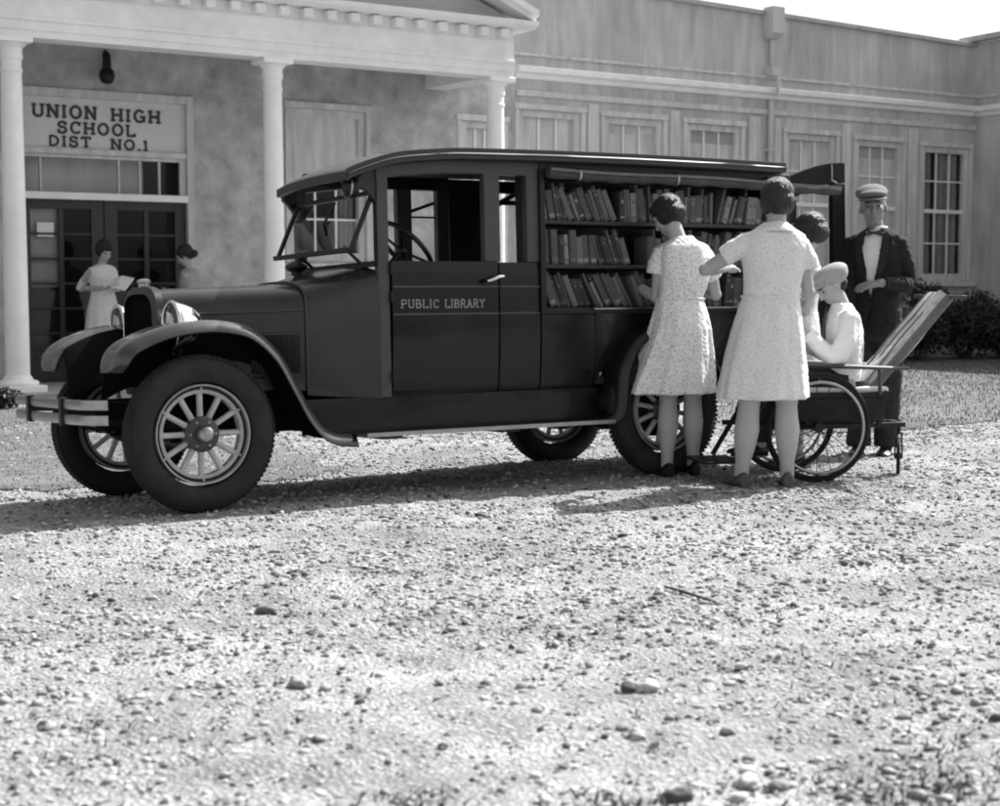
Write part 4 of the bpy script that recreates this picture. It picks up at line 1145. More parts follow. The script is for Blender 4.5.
# --- girl in the speckled dress with the collar
def girl2():
    p = person(1.50, 9.0, 'taller girl in a pale wide-collared dress, left elbow raised, beside the wheelchair', 'girl')
    hc = V3(.052, .03, 1.600); Rm = rotf(R(6), R(-14))
    m = MB(); head(m, hc, Rm, 1.0)
    tubeb(m, [(.04, -.01, 1.39), (.045, .0, 1.46), (.05, .01, 1.53)], [.065, .055, .054])
    rings(m, [(-.01, 0, .72, .14, .11), (0, 0, .88, .16, .12), (.02, 0, 1.07, .125, .095), (.03, 0, 1.25, .15, .10), (.038, 0, 1.38, .16, .09), (.04, 0, 1.44, .09, .07)], 28, 0)
    arm(m, (-.115, .0, 1.365), (-.345, .04, 1.225), (-.19, .26, 1.24), (.05, .038, .026)); hand(m, (-.19, .26, 1.24), (.3, .9, .1), (0, .2, -1), -1, 1, .6)
    arm(m, (.18, .0, 1.34), (.235, .02, 1.10), (.16, .24, 1.06), (.045, .038, .026)); hand(m, (.16, .24, 1.06), (-.5, .8, .0), (0, .2, 1), -1, 1, .7)
    legs(m, (-.08, 0, .82), (-.095, .0, .47), (-.135, .0, .085), (.09, .056, .056, .035)); legs(m, (.10, .02, .82), (.12, .02, .47), (.13, .03, .085), (.09, .056, .056, .035))
    m.remesh('body', MT['skin'], p, .007)
    m = MB()
    for (k, a) in (((-.095, 0, .46), (-.135, 0, .06)), ((.12, .02, .46), (.13, .03, .06))):
        m = MB(); k = Vector(k); a = Vector(a); m.tube([k + V3(0, 0, .06), k, k.lerp(a, .16), k.lerp(a, .33) + V3(0, -.014, 0), k.lerp(a, .55) + V3(0, -.008, 0), k.lerp(a, .8), a], [.068, .060, .064, .071, .061, .042, .040], 20); m.build('stocking', MT['stocking'], p, smooth=60)
    shoes(p, MT['shoe_grey'], ((-.12, -.07, 0), (-.205, .17, 0), .052), ((.125, -.045, 0), (.15, .20, 0), .052))
    m = MB()
    def fold(a, t):
        k = max(0, (t - .5) / .5)
        return 1 + k * (.035 * math.sin(8 * a + 1.0 + .7 * math.sin(2 * a)) + .018 * math.sin(17 * a)) + .012 * math.sin(5 * a + t * 9) + .010 * math.sin(24 * a) * math.exp(-((t - .55) / .12) ** 2)
    S = [(.045, .0, 1.49, .065, .058), (.042, -.003, 1.46, .10, .078), (.038, -.005, 1.42, .168, .10), (.036, -.006, 1.36, .182, .115), (.032, -.004, 1.25, .172, .118), (.026, 0, 1.15, .16, .112), (.022, 0, 1.085, .156, .108), (.02, 0, 1.06, .16, .11),
         (.012, 0, .98, .178, .14), (.002, 0, .86, .205, .165), (-.01, 0, .72, .23, .18), (-.018, 0, .6, .248, .19), (-.02, 0, .512, .262, .2), (-.02, 0, .505, .257, .195)]
    rings(m, S, 72, 0, fold)
    m.tube([(-.07, .0, 1.395), (-.125, .0, 1.372), (-.20, .012, 1.325), (-.245, .02, 1.295)], [.052, .060, .060, .058], 20)
    m.tube([(.12, .0, 1.385), (.185, .0, 1.352), (.222, .005, 1.28), (.232, .008, 1.235)], [.052, .060, .060, .059], 20)
    m.remesh('dress', MT['dress_speckle'], p, .0065, 4, cloth)
    # broad flat collar
    m = MB(); rs = []
    for (r, z) in ((.060, 1.497), (.095, 1.473), (.122, 1.450), (.124, 1.442), (.095, 1.46), (.058, 1.488)):
        rs.append([(.044 + r * 1.12 * math.cos(2 * math.pi * k / 40), -.004 + r * .86 * math.sin(2 * math.pi * k / 40), z - .014 * (1 + math.cos(4 * math.pi * k / 40)) * (r / .14)) for k in range(40)])
    m.loft(rs, cap=False, loop=True); m.build('collar', MT['dress_speckle'], p, smooth=50)
    m = MB(); m.tube([(.02 + .163 * math.cos(t), .113 * math.sin(t), 1.075 + .003 * math.sin(3 * t)) for t in [2 * math.pi * i / 48 for i in range(48)]], .0075, 8, loop=True)
    m.build('belt', MT['dress_speckle'], p, smooth=60)
    hair(p, hc, Rm, 1.06, 'bob', MT['hair2'])
girl2()

# --- girl beyond the wheelchair
def girl3():
    p = person(1.84, 10.02, 'girl with a dark bowl haircut half hidden behind the wheelchair and the taller girl', 'girl')
    hc = V3(.09, .0, 1.455); Rm = rotf(R(60), R(-25))
    m = MB(); head(m, hc, Rm, .95)
    tubeb(m, [(.06, 0, 1.22), (.07, .0, 1.34), (.085, 0, 1.40)], [.055, .048, .048])
    rings(m, [(.0, 0, .66, .12, .10), (.02, 0, .82, .13, .10), (.03, 0, 1.0, .105, .08), (.05, 0, 1.15, .13, .09), (.06, 0, 1.24, .13, .08), (.065, 0, 1.28, .07, .06)], 28, R(60))
    arm(m, (.0, .1, 1.22), (-.12, .15, 1.0), (-.3, .1, 1.02), (.042, .034, .024)); hand(m, (-.3, .1, 1.02), (-1, 0, .1), (0, 0, -1), 1, .92, .5)
    arm(m, (.10, -.10, 1.22), (.04, -.16, .98), (-.16, -.10, 1.0), (.042, .034, .024)); hand(m, (-.16, -.10, 1.0), (-1, .2, .1), (0, 0, -1), -1, .92, .5)
    legs(m, (0, .06, .76), (-.01, .06, .44), (0, .07, .085), (.08, .052, .055, .036)); legs(m, (.0, -.06, .76), (.01, -.06, .44), (.02, -.07, .085), (.08, .052, .055, .036))
    m.remesh('body', MT['skin'], p, .0075)
    shoes(p, MT['shoe'], ((.05, .07, 0), (-.15, .08, 0)), ((.07, -.07, 0), (-.13, -.06, 0)))
    m = MB()
    rings(m, [(.065, 0, 1.30, .065, .055), (.06, 0, 1.255, .145, .09), (.052, 0, 1.15, .148, .105), (.035, 0, 1.0, .13, .10), (.02, 0, .85, .165, .13), (0, 0, .48, .23, .19)], 56, R(60), lambda a, t: 1 + max(0, t - .5) * .08 * math.sin(9 * a))
    m.tube([(.04, .06, 1.25), (.0, .11, 1.2), (-.05, .13, 1.12)], [.055, .06, .058], 16); m.tube([(.08, -.07, 1.25), (.10, -.11, 1.2), (.085, -.135, 1.1)], [.055, .06, .058], 16)
    m.remesh('dress', MT['dress_pale'], p, .007, 4, cloth)
    hair(p, hc, Rm, 1.03, 'bob', MT['hair2'])
girl3()

# --- man in the dark suit
def man():
    p = person(2.52, 10.75, 'man in a dark suit, bow tie and light tweed flat cap standing behind the wheelchair', 'man')
    hc = V3(-.036, -.03, 1.652); Rm = rotf(R(168), R(-3), R(3))
    m = MB(); head(m, hc, Rm, 1.12, 1.0)
    tubeb(m, [(.0, .0, 1.42), (-.01, -.01, 1.50), (-.03, -.015, 1.58)], [.07, .057, .056])
    yw = R(-32)
    rings(m, [(.02, 0, .82, .14, .10), (.02, 0, 1.0, .135, .095), (.015, 0, 1.2, .15, .10), (.01, 0, 1.38, .155, .09), (.005, 0, 1.45, .10, .07)], 28, yw)
    arm(m, (.125, -.07, 1.38), (.200, -.035, 1.165), (-.04, -.25, 1.145), (.036, .036, .028)); hand(m, (-.04, -.25, 1.145), (-1, -.2, -.15), (0, .5, -1), -1, 1.1, .45)
    arm(m, (-.13, .075, 1.38), (-.195, .02, 1.15), (-.22, -.14, .95), (.036, .036, .028)); hand(m, (-.22, -.14, .95), (-.2, -1, -.3), (0, 0, -1), -1, 1.05, .7)
    legs(m, (-.07, .05, .86), (-.08, .03, .48), (-.085, .05, .09)); legs(m, (.07, -.03, .86), (.08, -.05, .48), (.08, -.02, .09))
    m.remesh('body', MT['skin_tan'], p, .007)
    face_bits(p, hc, Rm, 1.12)
    hair(p, hc, Rm, 1.05, 'short', MT['hair'])
    # shirt
    m = MB(); rings(m, [(.0, -.008, 1.525, .064, .062), (.004, -.006, 1.49, .072, .068), (.006, -.008, 1.44, .115, .09), (.01, -.01, 1.35, .150, .112), (.015, -.01, 1.2, .142, .110), (.015, -.005, 1.07, .12, .09)], 40, yw)
    m.remesh('shirt', MT['shirt'], p, .0075, 2)
    m = MB()
    for sg in (-1, 1):
        m.add([(-.037, -.085, 1.50), (-.037 + sg * .05, -.062 - sg * .02, 1.485), (-.037 + sg * .03, -.092, 1.455), (-.037 + sg * .02, -.09, 1.50)], [(0, 1, 2, 3)])
    m.build('shirt_collar', MT['shirt'], p)
    m = MB()
    c = V3(-.043, -.10, 1.478)
    for sg in (-1, 1):
        d = V3(math.cos(yw), math.sin(yw), 0) * sg
        m.loft([[c + d * .004 + V3(0, -.006, .008), c + d * .004 + V3(0, .006, .008), c + d * .004 + V3(0, .006, -.008), c + d * .004 + V3(0, -.006, -.008)],
                [c + d * .048 + V3(0, -.008, .022), c + d * .048 + V3(0, .004, .022), c + d * .048 + V3(0, .004, -.022), c + d * .048 + V3(0, -.008, -.022)]])
    m.ell(c + V3(0, -.003, 0), (.010, .009, .011)); m.build('bow_tie', MT['ink'], p, smooth=30, bevel=.002)
    # jacket: open in front, so shirt shows; ring with a gap
    m = MB(); rs = []; ro = []
    secs = [(.004, .0, 1.515, .074, .072, .50), (.004, .0, 1.485, .11, .088, .46), (.004, 0, 1.455, .16, .112, .42), (.004, 0, 1.39, .178, .130, .38), (.004, 0, 1.25, .170, .130, .26), (.004, 0, 1.12, .158, .126, .12), (.004, 0, 1.03, .155, .126, .03), (.004, 0, .95, .160, .13, .05), (.004, 0, .80, .172, .142, .13)]
    for (cx, cy, z, rx, ry, gap) in secs:
        ring = []; ring2 = []
        for k in range(41):
            a = -math.pi / 2 + gap + (2 * math.pi - 2 * gap) * k / 40
            f = 1 + .012 * math.sin(6 * a + z * 14)
            for (lst, q) in ((ring, 0), (ring2, .015)):
                x = (rx - q) * f * math.cos(a); y = (ry - q) * f * math.sin(a)
                lst.append(Vector((cx + x * math.cos(yw) - y * math.sin(yw), cy + x * math.sin(yw) + y * math.cos(yw), z)))
        rs.append(ring + list(reversed(ring2)))
    m.loft(rs)
    m.tube([(.09, -.05, 1.42), (.135, -.08, 1.40), (.172, -.065, 1.29), (.203, -.035, 1.17), (.17, -.09, 1.135), (.07, -.175, 1.14), (-.005, -.225, 1.145)], [.052, .06, .058, .056, .056, .048, .042], 20)
    m.tube([(-.10, .06, 1.425), (-.145, .08, 1.405), (-.175, .06, 1.28), (-.195, .02, 1.16), (-.205, -.05, 1.07), (-.22, -.12, .985)], [.052, .06, .056, .054, .052, .046], 20)
    def wr(co, nr): return co + nr * (.009 * noise.noise(co * 14) + .004 * (1 - abs(noise.noise(co * 30)) * 2.5))
    m.remesh('jacket', MT['suit'], p, .0065, 4, wr)
    # lapels
    m = MB()
    for sg, gp in ((-1, 1), (1, 1)):
        pts = []
        for (cx, cy, z, rx, ry, gap) in secs[1:6]:
            a = -math.pi / 2 + sg * gap
            x = (rx + .006) * math.cos(a); y = (ry + .006) * math.sin(a)
            a2 = -math.pi / 2 + sg * (gap + .30 * (1 if z > 1.2 else .5)); x2 = (rx + .009) * math.cos(a2); y2 = (ry + .009) * math.sin(a2)
            pts.append([Vector((cx + x * math.cos(yw) - y * math.sin(yw), cy + x * math.sin(yw) + y * math.cos(yw), z)), Vector((cx + x2 * math.cos(yw) - y2 * math.sin(yw), cy + x2 * math.sin(yw) + y2 * math.cos(yw), z + .01))])
        m.loft([[a_, b_, b_ + V3(0, -.003, 0), a_ + V3(0, -.003, 0)] for a_, b_ in pts])
    m.build('lapels', MT['suit_grey'], p, smooth=50)
    m = MB()
    rings(m, [(.015, .01, .98, .16, .115), (.015, .01, .85, .168, .122), (.012, .01, .76, .168, .12)], 36, yw)
    m.tube([(-.06, .05, .84), (-.075, .04, .66), (-.085, .03, .48), (-.088, .045, .25), (-.088, .045, .05)], [.10, .095, .082, .078, .08], 20)
    m.tube([(.08, -.03, .84), (.085, -.04, .66), (.085, -.05, .48), (.082, -.03, .25), (.08, -.025, .05)], [.10, .095, .082, .078, .08], 20)
    m.remesh('trousers', MT['suit_grey'], p, .009, 3, wr)
    shoes(p, MT['shoe'], ((-.07, .09, 0), (-.16, -.16, 0), .05), ((.10, .03, 0), (.01, -.22, 0), .05))
    # flat cap
    m = MB()
    def e(q, r, rr=Matrix.Identity(3)): m.ell(hc + Rm @ Vector(q), r, Rm @ rr, 24, 12)
    e((.006, -.022, .094), (.108, .128, .056), Matrix.Rotation(-.20, 3, 'X')); e((0, -.018, .062), (.092, .112, .044)); e((0, .055, .084), (.090, .078, .030))
    cp = m.remesh('cap', MT['cap'], p, .006, 3)
    m = MB()
    rs = []
    for i in range(13):
        a = math.pi * (.14 + .72 * i / 12)
        for_ = [(.086, .090, .066), (.098, .162, .050), (.098, .163, .046), (.086, .090, .056)]
        rs.append([hc + Rm @ Vector((rx_ * math.cos(a) * 1.05, .02 + (ry_ - .02) * math.sin(a), zz)) for rx_, ry_, zz in for_])
    m.loft(rs); m.build('cap_peak', MT['cap'], cp, smooth=50)
man()

# --- child in the wheelchair
def seated():
    p = person(1.9, 9.47, 'person in white shirt and light cap sitting in the wicker wheelchair, head bowed', 'person')
    hc = V3(.055, -.01, 1.140); Rm = rotf(R(100), R(-38))
    m = MB(); head(m, hc, Rm, .95)
    tubeb(m, [(.13, 0, .95), (.115, .0, 1.03), (.085, 0, 1.09)], [.055, .047, .047])
    rings(m, [(.14, 0, .52, .13, .12), (.145, 0, .66, .12, .10), (.15, 0, .8, .125, .10), (.14, 0, .93, .14, .09), (.13, 0, .99, .08, .06)], 28, R(90))
    arm(m, (.14, -.13, .94), (.05, -.19, .72), (-.14, -.13, .88), (.042, .036, .024)); hand(m, (-.14, -.13, .88), (-.8, .3, .4), (0, .3, 1), -1, .95, .6)
    arm(m, (.14, .13, .94), (.04, .18, .72), (-.14, .06, .86), (.042, .036, .024)); hand(m, (-.14, .06, .86), (-.8, -.2, .4), (0, -.3, 1), 1, .95, .6)
    for s in (-1, 1): legs(m, (.12, s * .08, .555), (-.30, s * .085, .56), (-.36, s * .08, .20), (.085, .058, .055, .036))
    m.remesh('body', MT['skin'], p, .007)
    face_bits(p, hc, Rm, .95)
    hair(p, hc, Rm, .86, 'short', MT['hair'])
    m = MB()
    rings(m, [(.125, 0, .54, .145, .115), (.125, 0, .64, .155, .115), (.13, 0, .76, .15, .108), (.13, 0, .87, .165, .108), (.125, 0, .96, .155, .09), (.12, 0, 1.005, .09, .065), (.115, 0, 1.03, .062, .055)], 48, R(90), lambda a, t: 1 + .02 * math.sin(7 * a + t * 6))
    m.tube([(.135, -.11, .965), (.14, -.155, .93), (.11, -.19, .83), (.06, -.205, .735), (.03, -.20, .72), (-.03, -.18, .77), (-.105, -.145, .85)], [.052, .062, .062, .062, .058, .05, .042], 18)
    m.tube([(.135, .11, .965), (.14, .155, .93), (.11, .19, .83), (.05, .20, .73), (-.03, .14, .77), (-.105, .08, .84)], [.052, .062, .06, .058, .05, .042], 18)
    m.remesh('shirt', MT['shirt'], p, .007, 3, cloth)
    m = MB(); m.loft([[(.035, -.018, 1.01), (.035, .018, 1.01), (.03, .018, 1.01), (.03, -.018, 1.01)], [(.018, -.025, .93), (.018, .025, .93), (.01, .025, .93), (.01, -.025, .93)], [(.02, -.035, .78), (.02, .035, .78), (.012, .035, .78), (.012, -.035, .78)]])
    m.build('necktie', MT['ink'], p)
    m = MB()
    rings(m, [(.14, 0, .58, .14, .13), (.13, 0, .50, .145, .14)], 32, R(90))
    for s in (-1, 1): m.tube([(.13, s * .08, .555), (-.1, s * .085, .575), (-.30, s * .085, .57), (-.345, s * .085, .48), (-.365, s * .08, .22)], [.095, .085, .074, .072, .065], 18)
    m.remesh('trousers', MT['suit_grey'], p, .008, 3)
    shoes(p, MT['shoe'], ((-.32, -.08, .13), (-.54, -.09, .13), .042), ((-.32, .08, .13), (-.54, .09, .13), .042))
    m = MB()
    def e(q, r, rr=Matrix.Identity(3)): m.ell(hc + Rm @ Vector(q), r, Rm @ rr, 24, 12)
    e((0, -.032, .055), (.090, .110, .055), Matrix.Rotation(.18, 3, 'X')); e((0, -.035, .025), (.085, .098, .055)); e((0, .025, .07), (.078, .072, .03))
    cp = m.remesh('cap', MT['cap_light'], p, .006, 3)
    m = MB(); rs = []
    for i in range(13):
        a = math.pi * (.14 + .72 * i / 12)
        rs.append([hc + Rm @ Vector((rx_ * math.cos(a) * 1.05, .02 + (ry_ - .02) * math.sin(a), zz)) for rx_, ry_, zz in [(.070, .076, .068), (.086, .135, .05), (.086, .136, .046), (.070, .076, .062)]])
    m.loft(rs); m.build('cap_peak', MT['cap_light'], cp, smooth=50)
    # open book in the hands
    b = MB(); k = Matrix.Translation((1.9 - .245, 9.47 - .035, .93)) @ Matrix.Rotation(R(-12), 4, 'Z') @ Matrix.Rotation(R(-38), 4, 'Y')
    for s in (-1, 1):
        q = k @ Matrix.Rotation(R(s * 12), 4, 'X')
        b.box(-.11, .11, 0 if s > 0 else -.15, .15 if s > 0 else 0, -.012, -.008, q); b.box(-.105, .105, .002 if s > 0 else -.145, .145 if s > 0 else -.002, -.008, .008, q)
    o = b.build('book', COV[1], None, bevel=.002); tag(o, 'dark open book held by the seated person in the wheelchair', 'book')
seated()

# --- women on the porch
def porch_woman(x, y, label, yaw, hcz, arms, dress, hairkind, book=None, legs_dx=.07):
    p = person(x, y, label, 'woman', z=.03)
    f = V3(-math.sin(yaw), math.cos(yaw), 0); sd = V3(math.cos(yaw), math.sin(yaw), 0)
    hc = V3(0, 0, hcz) + f * .05; Rm = rotf(yaw, R(-28))
    z0 = hcz - .18
    m = MB(); head(m, hc, Rm, .98)
    tubeb(m, [V3(0, 0, z0 - .05), V3(0, 0, z0 + .06), hc + V3(0, 0, -.05)], [.06, .048, .048])
    rings(m, [(0, 0, .7, .13, .1), (0, 0, .85, .155, .11), (0, 0, z0 - .28, .115, .085), (0, 0, z0 - .12, .14, .09), (0, 0, z0 - .02, .15, .075), (0, 0, z0 + .02, .08, .06)], 28, yaw)
    for s in (-1, 1):
        el, wr = arms[0 if s < 0 else 1]
        arm(m, sd * s * .14 + V3(0, 0, z0 - .05), el, wr, (.042, .034, .024)); dd = (Vector(wr) - Vector(el)).normalized()
        hand(m, wr, dd + f * .2, (0, 0, 1), s, .92, .5)
        legs(m, sd * s * .07 + V3(0, 0, .8), sd * s * .075 + V3(0, 0, .45), sd * s * .075 + V3(0, 0, .085), (.08, .052, .055, .036))
    m.remesh('body', MT['skin'], p, .008)
    face_bits(p, hc, Rm, .98)
    shoes(p, MT['shoe'], *[(sd * s * .075 - f * .05, sd * s * .085 + f * .17) for s in (-1, 1)])
    m = MB()
    rings(m, [(0, 0, z0 + .035, .07, .06), (0, 0, z0 - .005, .155, .085), (0, 0, z0 - .10, .155, .11), (0, 0, z0 - .28, .132, .10), (0, 0, z0 - .31, .137, .105), (0, 0, .82, .18, .135), (0, 0, .42, .215, .17)], 56, yaw, lambda a, t: 1 + max(0, t - .5) * .07 * math.sin(9 * a))
    for s in (-1, 1):
        el, wr = arms[0 if s < 0 else 1]; a = sd * s * .12 + V3(0, 0, z0 - .03); el = Vector(el); wr = Vector(wr)
        m.tube([a, a.lerp(el, .3), a.lerp(el, .7), el, el.lerp(wr, .15)], [.046, .050, .046, .043, .038], 14)
    m.remesh('dress', dress, p, .008, 4, cloth)
    hair(p, hc, Rm, 1.0, hairkind, MT['hair'])
    return p
porch_woman(-4.42, 17.85, 'woman in a pale dress reading an open book in front of the school doors', R(-138), 1.47,
            [((.16, -.02, 1.06), (.20, -.2, 1.07)), ((-.27, .02, 1.06), (.05, -.22, 1.06))], mat('pale_dress', .62, .85, .05, 6, .2), 'bob')
porch_woman(-3.55, 18.35, 'woman with a dark hair bun standing by the right jamb of the school doors', R(80), 1.43,
            [((.02, .2, 1.0), (-.18, .12, 1.02)), ((.02, -.2, 1.0), (-.18, -.10, 1.02))], MT['dress_grey'], 'bun')
b = MB(); k = Matrix.Translation((-4.42 + .235, 17.85 - .27, 1.16)) @ Matrix.Rotation(R(-30), 4, 'Z') @ Matrix.Rotation(R(42), 4, 'X')
for s in (-1, 1):
    q = k @ Matrix.Rotation(R(s * 14), 4, 'Y'); b.box(0 if s > 0 else -.15, .15 if s > 0 else 0, -.1, .1, -.006, .006, q)
tag(b.build('book', MT['paper'], None, bevel=.002), 'pale open book held by the woman in front of the school doors', 'book')

# ------------------------------------------------------------------ wheelchair
wc = empty('wheelchair', (1.785, 9.465, float(ground_h(1.785, 9.465))), R(10), 'old wicker wheelchair with large spoked wheels and a tall reclined back', 'wheelchair')
def circ(r, y, z, x=0, n=56): return [(x + r * math.cos(2 * math.pi * i / n), y, z + r * math.sin(2 * math.pi * i / n)) for i in range(n)]
for y in (-.27, .27):
    m = MB(); m.tube(circ(.308, y, .32), .013, 10, loop=True); w = m.build('wheel', MT['rubber_dark'], wc, smooth=60)
    m = MB(); m.tube(circ(.292, y, .32), .009, 8, loop=True); m.build('rim', MT['iron'], w, smooth=60)
    m = MB(); m.tube(circ(.262, y * 1.17, .32), .010, 8, loop=True)
    for k in range(8):
        a = k * math.pi / 4; m.tube([(.262 * math.cos(a), y * 1.17, .32 + .262 * math.sin(a)), (.288 * math.cos(a), y * 1.02, .32 + .288 * math.sin(a))], .004, 6)
    m.build('hand_rim', MT['nickel_dull'], w, smooth=60)
    m = MB()
    for k in range(20):
        a = 2 * math.pi * k / 20; yy = y + (.02 if k % 2 else -.02)
        m.tube([(.03 * math.cos(a + .5), yy, .32 + .03 * math.sin(a + .5)), (.29 * math.cos(a), y, .32 + .29 * math.sin(a))], .0025, 6)
    m.tube([(0, y - .035, .32), (0, y + .035, .32)], .028, 12); m.build('spokes', MT['iron'], w, smooth=60)
m = MB()
for y in (-.2, .2):
    m.bar((-.42, y, .315), (.62, y * .4, .31), .03, .028); m.bar((-.25, y, .50), (.45, y, .50), .03, .03)
    m.bar((.40, y, .31), (.45, y, .52), .025, .025); m.bar((-.22, y, .31), (-.22, y, .50), .025, .025)
    m.bar((-.25, y, .50), (-.48, y, .12), .025, .025)
    m.tube([(-.02, y, .32), (-.14, y, .42), (-.12, y, .47), (.1, y, .44), (.02, y, .37)], .008, 8)
m.tube([(0, -.25, .32), (0, .25, .32)], .012, 10); m.bar((.60, -.09, .31), (.60, .09, .31), .04, .03)
m.box(-.25, .42, -.185, .185, .485, .505)
m.build('frame', MT['iron'], wc, bevel=.003)
m = MB(); m.box(-.28, .44, -.215, .215, .35, .484); m.build('seat_skirt', MT['suit_grey'], wc, bevel=.01)
m = MB(); m.box(-.24, .47, -.2, .2, .506, .545); m.build('seat_cushion', MT['white_cloth'], wc, bevel=.018)
m = MB(); m.box(-.66, -.40, -.18, .18, .105, .12); m.build('footrest', MT['iron'], wc, bevel=.003)
for y in (-.25, .25):
    m = MB(); m.tube([(-.22, y, .672), (-.1, y, .68), (.25, y, .665), (.56, y, .652)], [.022, .028, .028, .02], 12, flat=.5); 
    m.tube([(-.12, y, .67), (-.14, y * .9, .50)], .011, 8); m.tube([(.38, y, .655), (.40, y * .9, .50)], .011, 8)
    m.build('armrest', MT['hub'], wc, smooth=50)
# reclined wicker back
bx0, bz0, bx1, bz1 = .43, .49, .90, 1.035
dv = Vector((bx1 - bx0, 0, bz1 - bz0)); L = dv.length; dv.normalize(); nv = Vector((-dv.z, 0, dv.x))
m = MB()
def bp(t, y, off): return Vector((bx0, 0, bz0)) + dv * (t * L) + Vector((0, y, 0)) + nv * off
rs = []
for i in range(41):
    t = -.06 + 1.06 * i / 40; hw = .118 + .02 * t; ring = []
    for k in range(64):
        a = 2 * math.pi * k / 64
        y = hw * math.copysign(abs(math.cos(a)) ** .45, math.cos(a)); o = .042 * math.copysign(abs(math.sin(a)) ** .6, math.sin(a))
        fold = .012 * (1 - 2 * abs(math.sin(y * 24 + .8 * math.sin(t * 5)))) + .006 * math.sin(y * 110 + t * 7) + .010 * math.sin(t * 9 + y * 6)
        ring.append(bp(t, y, o + .05 + (fold if math.sin(a) > 0 else fold * .4)))
    rs.append(ring)
m.loft(rs)
bk = m.build('backrest', MT['wicker'], wc, smooth=50)
m = MB()
for s in (-1, 1): m.tube([bp(-.06, s * .122, .05), bp(.5, s * .132, .05), bp(1.0, s * .142, .05)], .028, 12)
m.build('side_roll', MT['cap'], bk, smooth=60)
m = MB(); m.bar(bp(1.0, -.33, .05), bp(1.0, .33, .05), .035, .022); m.build('top_rail', MT['hub'], bk, bevel=.004)
m = MB()
for y in (-.08, .0, .08): m.tube([bp(.0, y, .094), bp(.5, y * 1.05 + .004, .102), bp(1.0, y * 1.1, .094)], .005, 8)
m.build('back_slat', MT['cap'], bk, smooth=60)
# rear caster
m = MB(); m.tube([(.62 + .041 * math.cos(2 * math.pi * i / 32), .091 * math.cos(2 * math.pi * i / 32), .113 + .10 * math.sin(2 * math.pi * i / 32)) for i in range(32)], .012, 8, loop=True)
m.tube([(.60, 0, .113), (.64, 0, .113)], .02, 10)
for k in range(6):
    a = math.pi * k / 3; m.tube([(.62, 0, .113), (.62 + .041 * math.cos(a), .091 * math.cos(a), .113 + .1 * math.sin(a))], .004, 6)
cw = m.build('caster', MT['rubber_dark'], wc, smooth=60)
m = MB()
for s in (-1, 1): m.bar((.62 + s * .024, 0, .113), (.62 + s * .018, 0, .25), .014, .008)
m.bar((.62 - .026, 0, .25), (.62 + .026, 0, .25), .02, .012); m.tube([(.62, 0, .25), (.62, 0, .335)], .012, 8)
m.build('fork', MT['iron'], cw, bevel=.002)

# ------------------------------------------------------------------ ground
def attr_mat(name, v0, v1, rough=.9, bump=.3, bscale=90):
    m = bpy.data.materials.new(name); m.use_nodes = True; nt = m.node_tree; N = nt.nodes; Lk = nt.links; b = N['Principled BSDF']
    b.inputs['Roughness'].default_value = rough; b.inputs['Specular IOR Level'].default_value = .25
    a = N.new('ShaderNodeAttribute'); a.attribute_name = 'tone'
    tc = N.new('ShaderNodeTexCoord'); n = N.new('ShaderNodeTexNoise'); n.inputs['Scale'].default_value = bscale; n.inputs['Detail'].default_value = 4; Lk.new(tc.outputs['Object'], n.inputs['Vector'])
    mr = N.new('ShaderNodeMapRange'); mr.inputs['To Min'].default_value = v0; mr.inputs['To Max'].default_value = v1; Lk.new(a.outputs['Fac'], mr.inputs['Value'])
    mm = N.new('ShaderNodeMath'); mm.operation = 'MULTIPLY'; ad = N.new('ShaderNodeMath'); ad.operation = 'MULTIPLY_ADD'; ad.inputs[1].default_value = .5; ad.inputs[2].default_value = .75
    Lk.new(n.outputs['Fac'], ad.inputs[0]); Lk.new(mr.outputs[0], mm.inputs[0]); Lk.new(ad.outputs[0], mm.inputs[1])
    cc = N.new('ShaderNodeCombineColor')
    for i in range(3): Lk.new(mm.outputs[0], cc.inputs[i])
    Lk.new(cc.outputs[0], b.inputs['Base Color'])
    bp_ = N.new('ShaderNodeBump'); bp_.inputs['Strength'].default_value = bump; bp_.inputs['Distance'].default_value = .005; Lk.new(n.outputs['Fac'], bp_.inputs['Height']); Lk.new(bp_.outputs[0], b.inputs['Normal'])
    return m
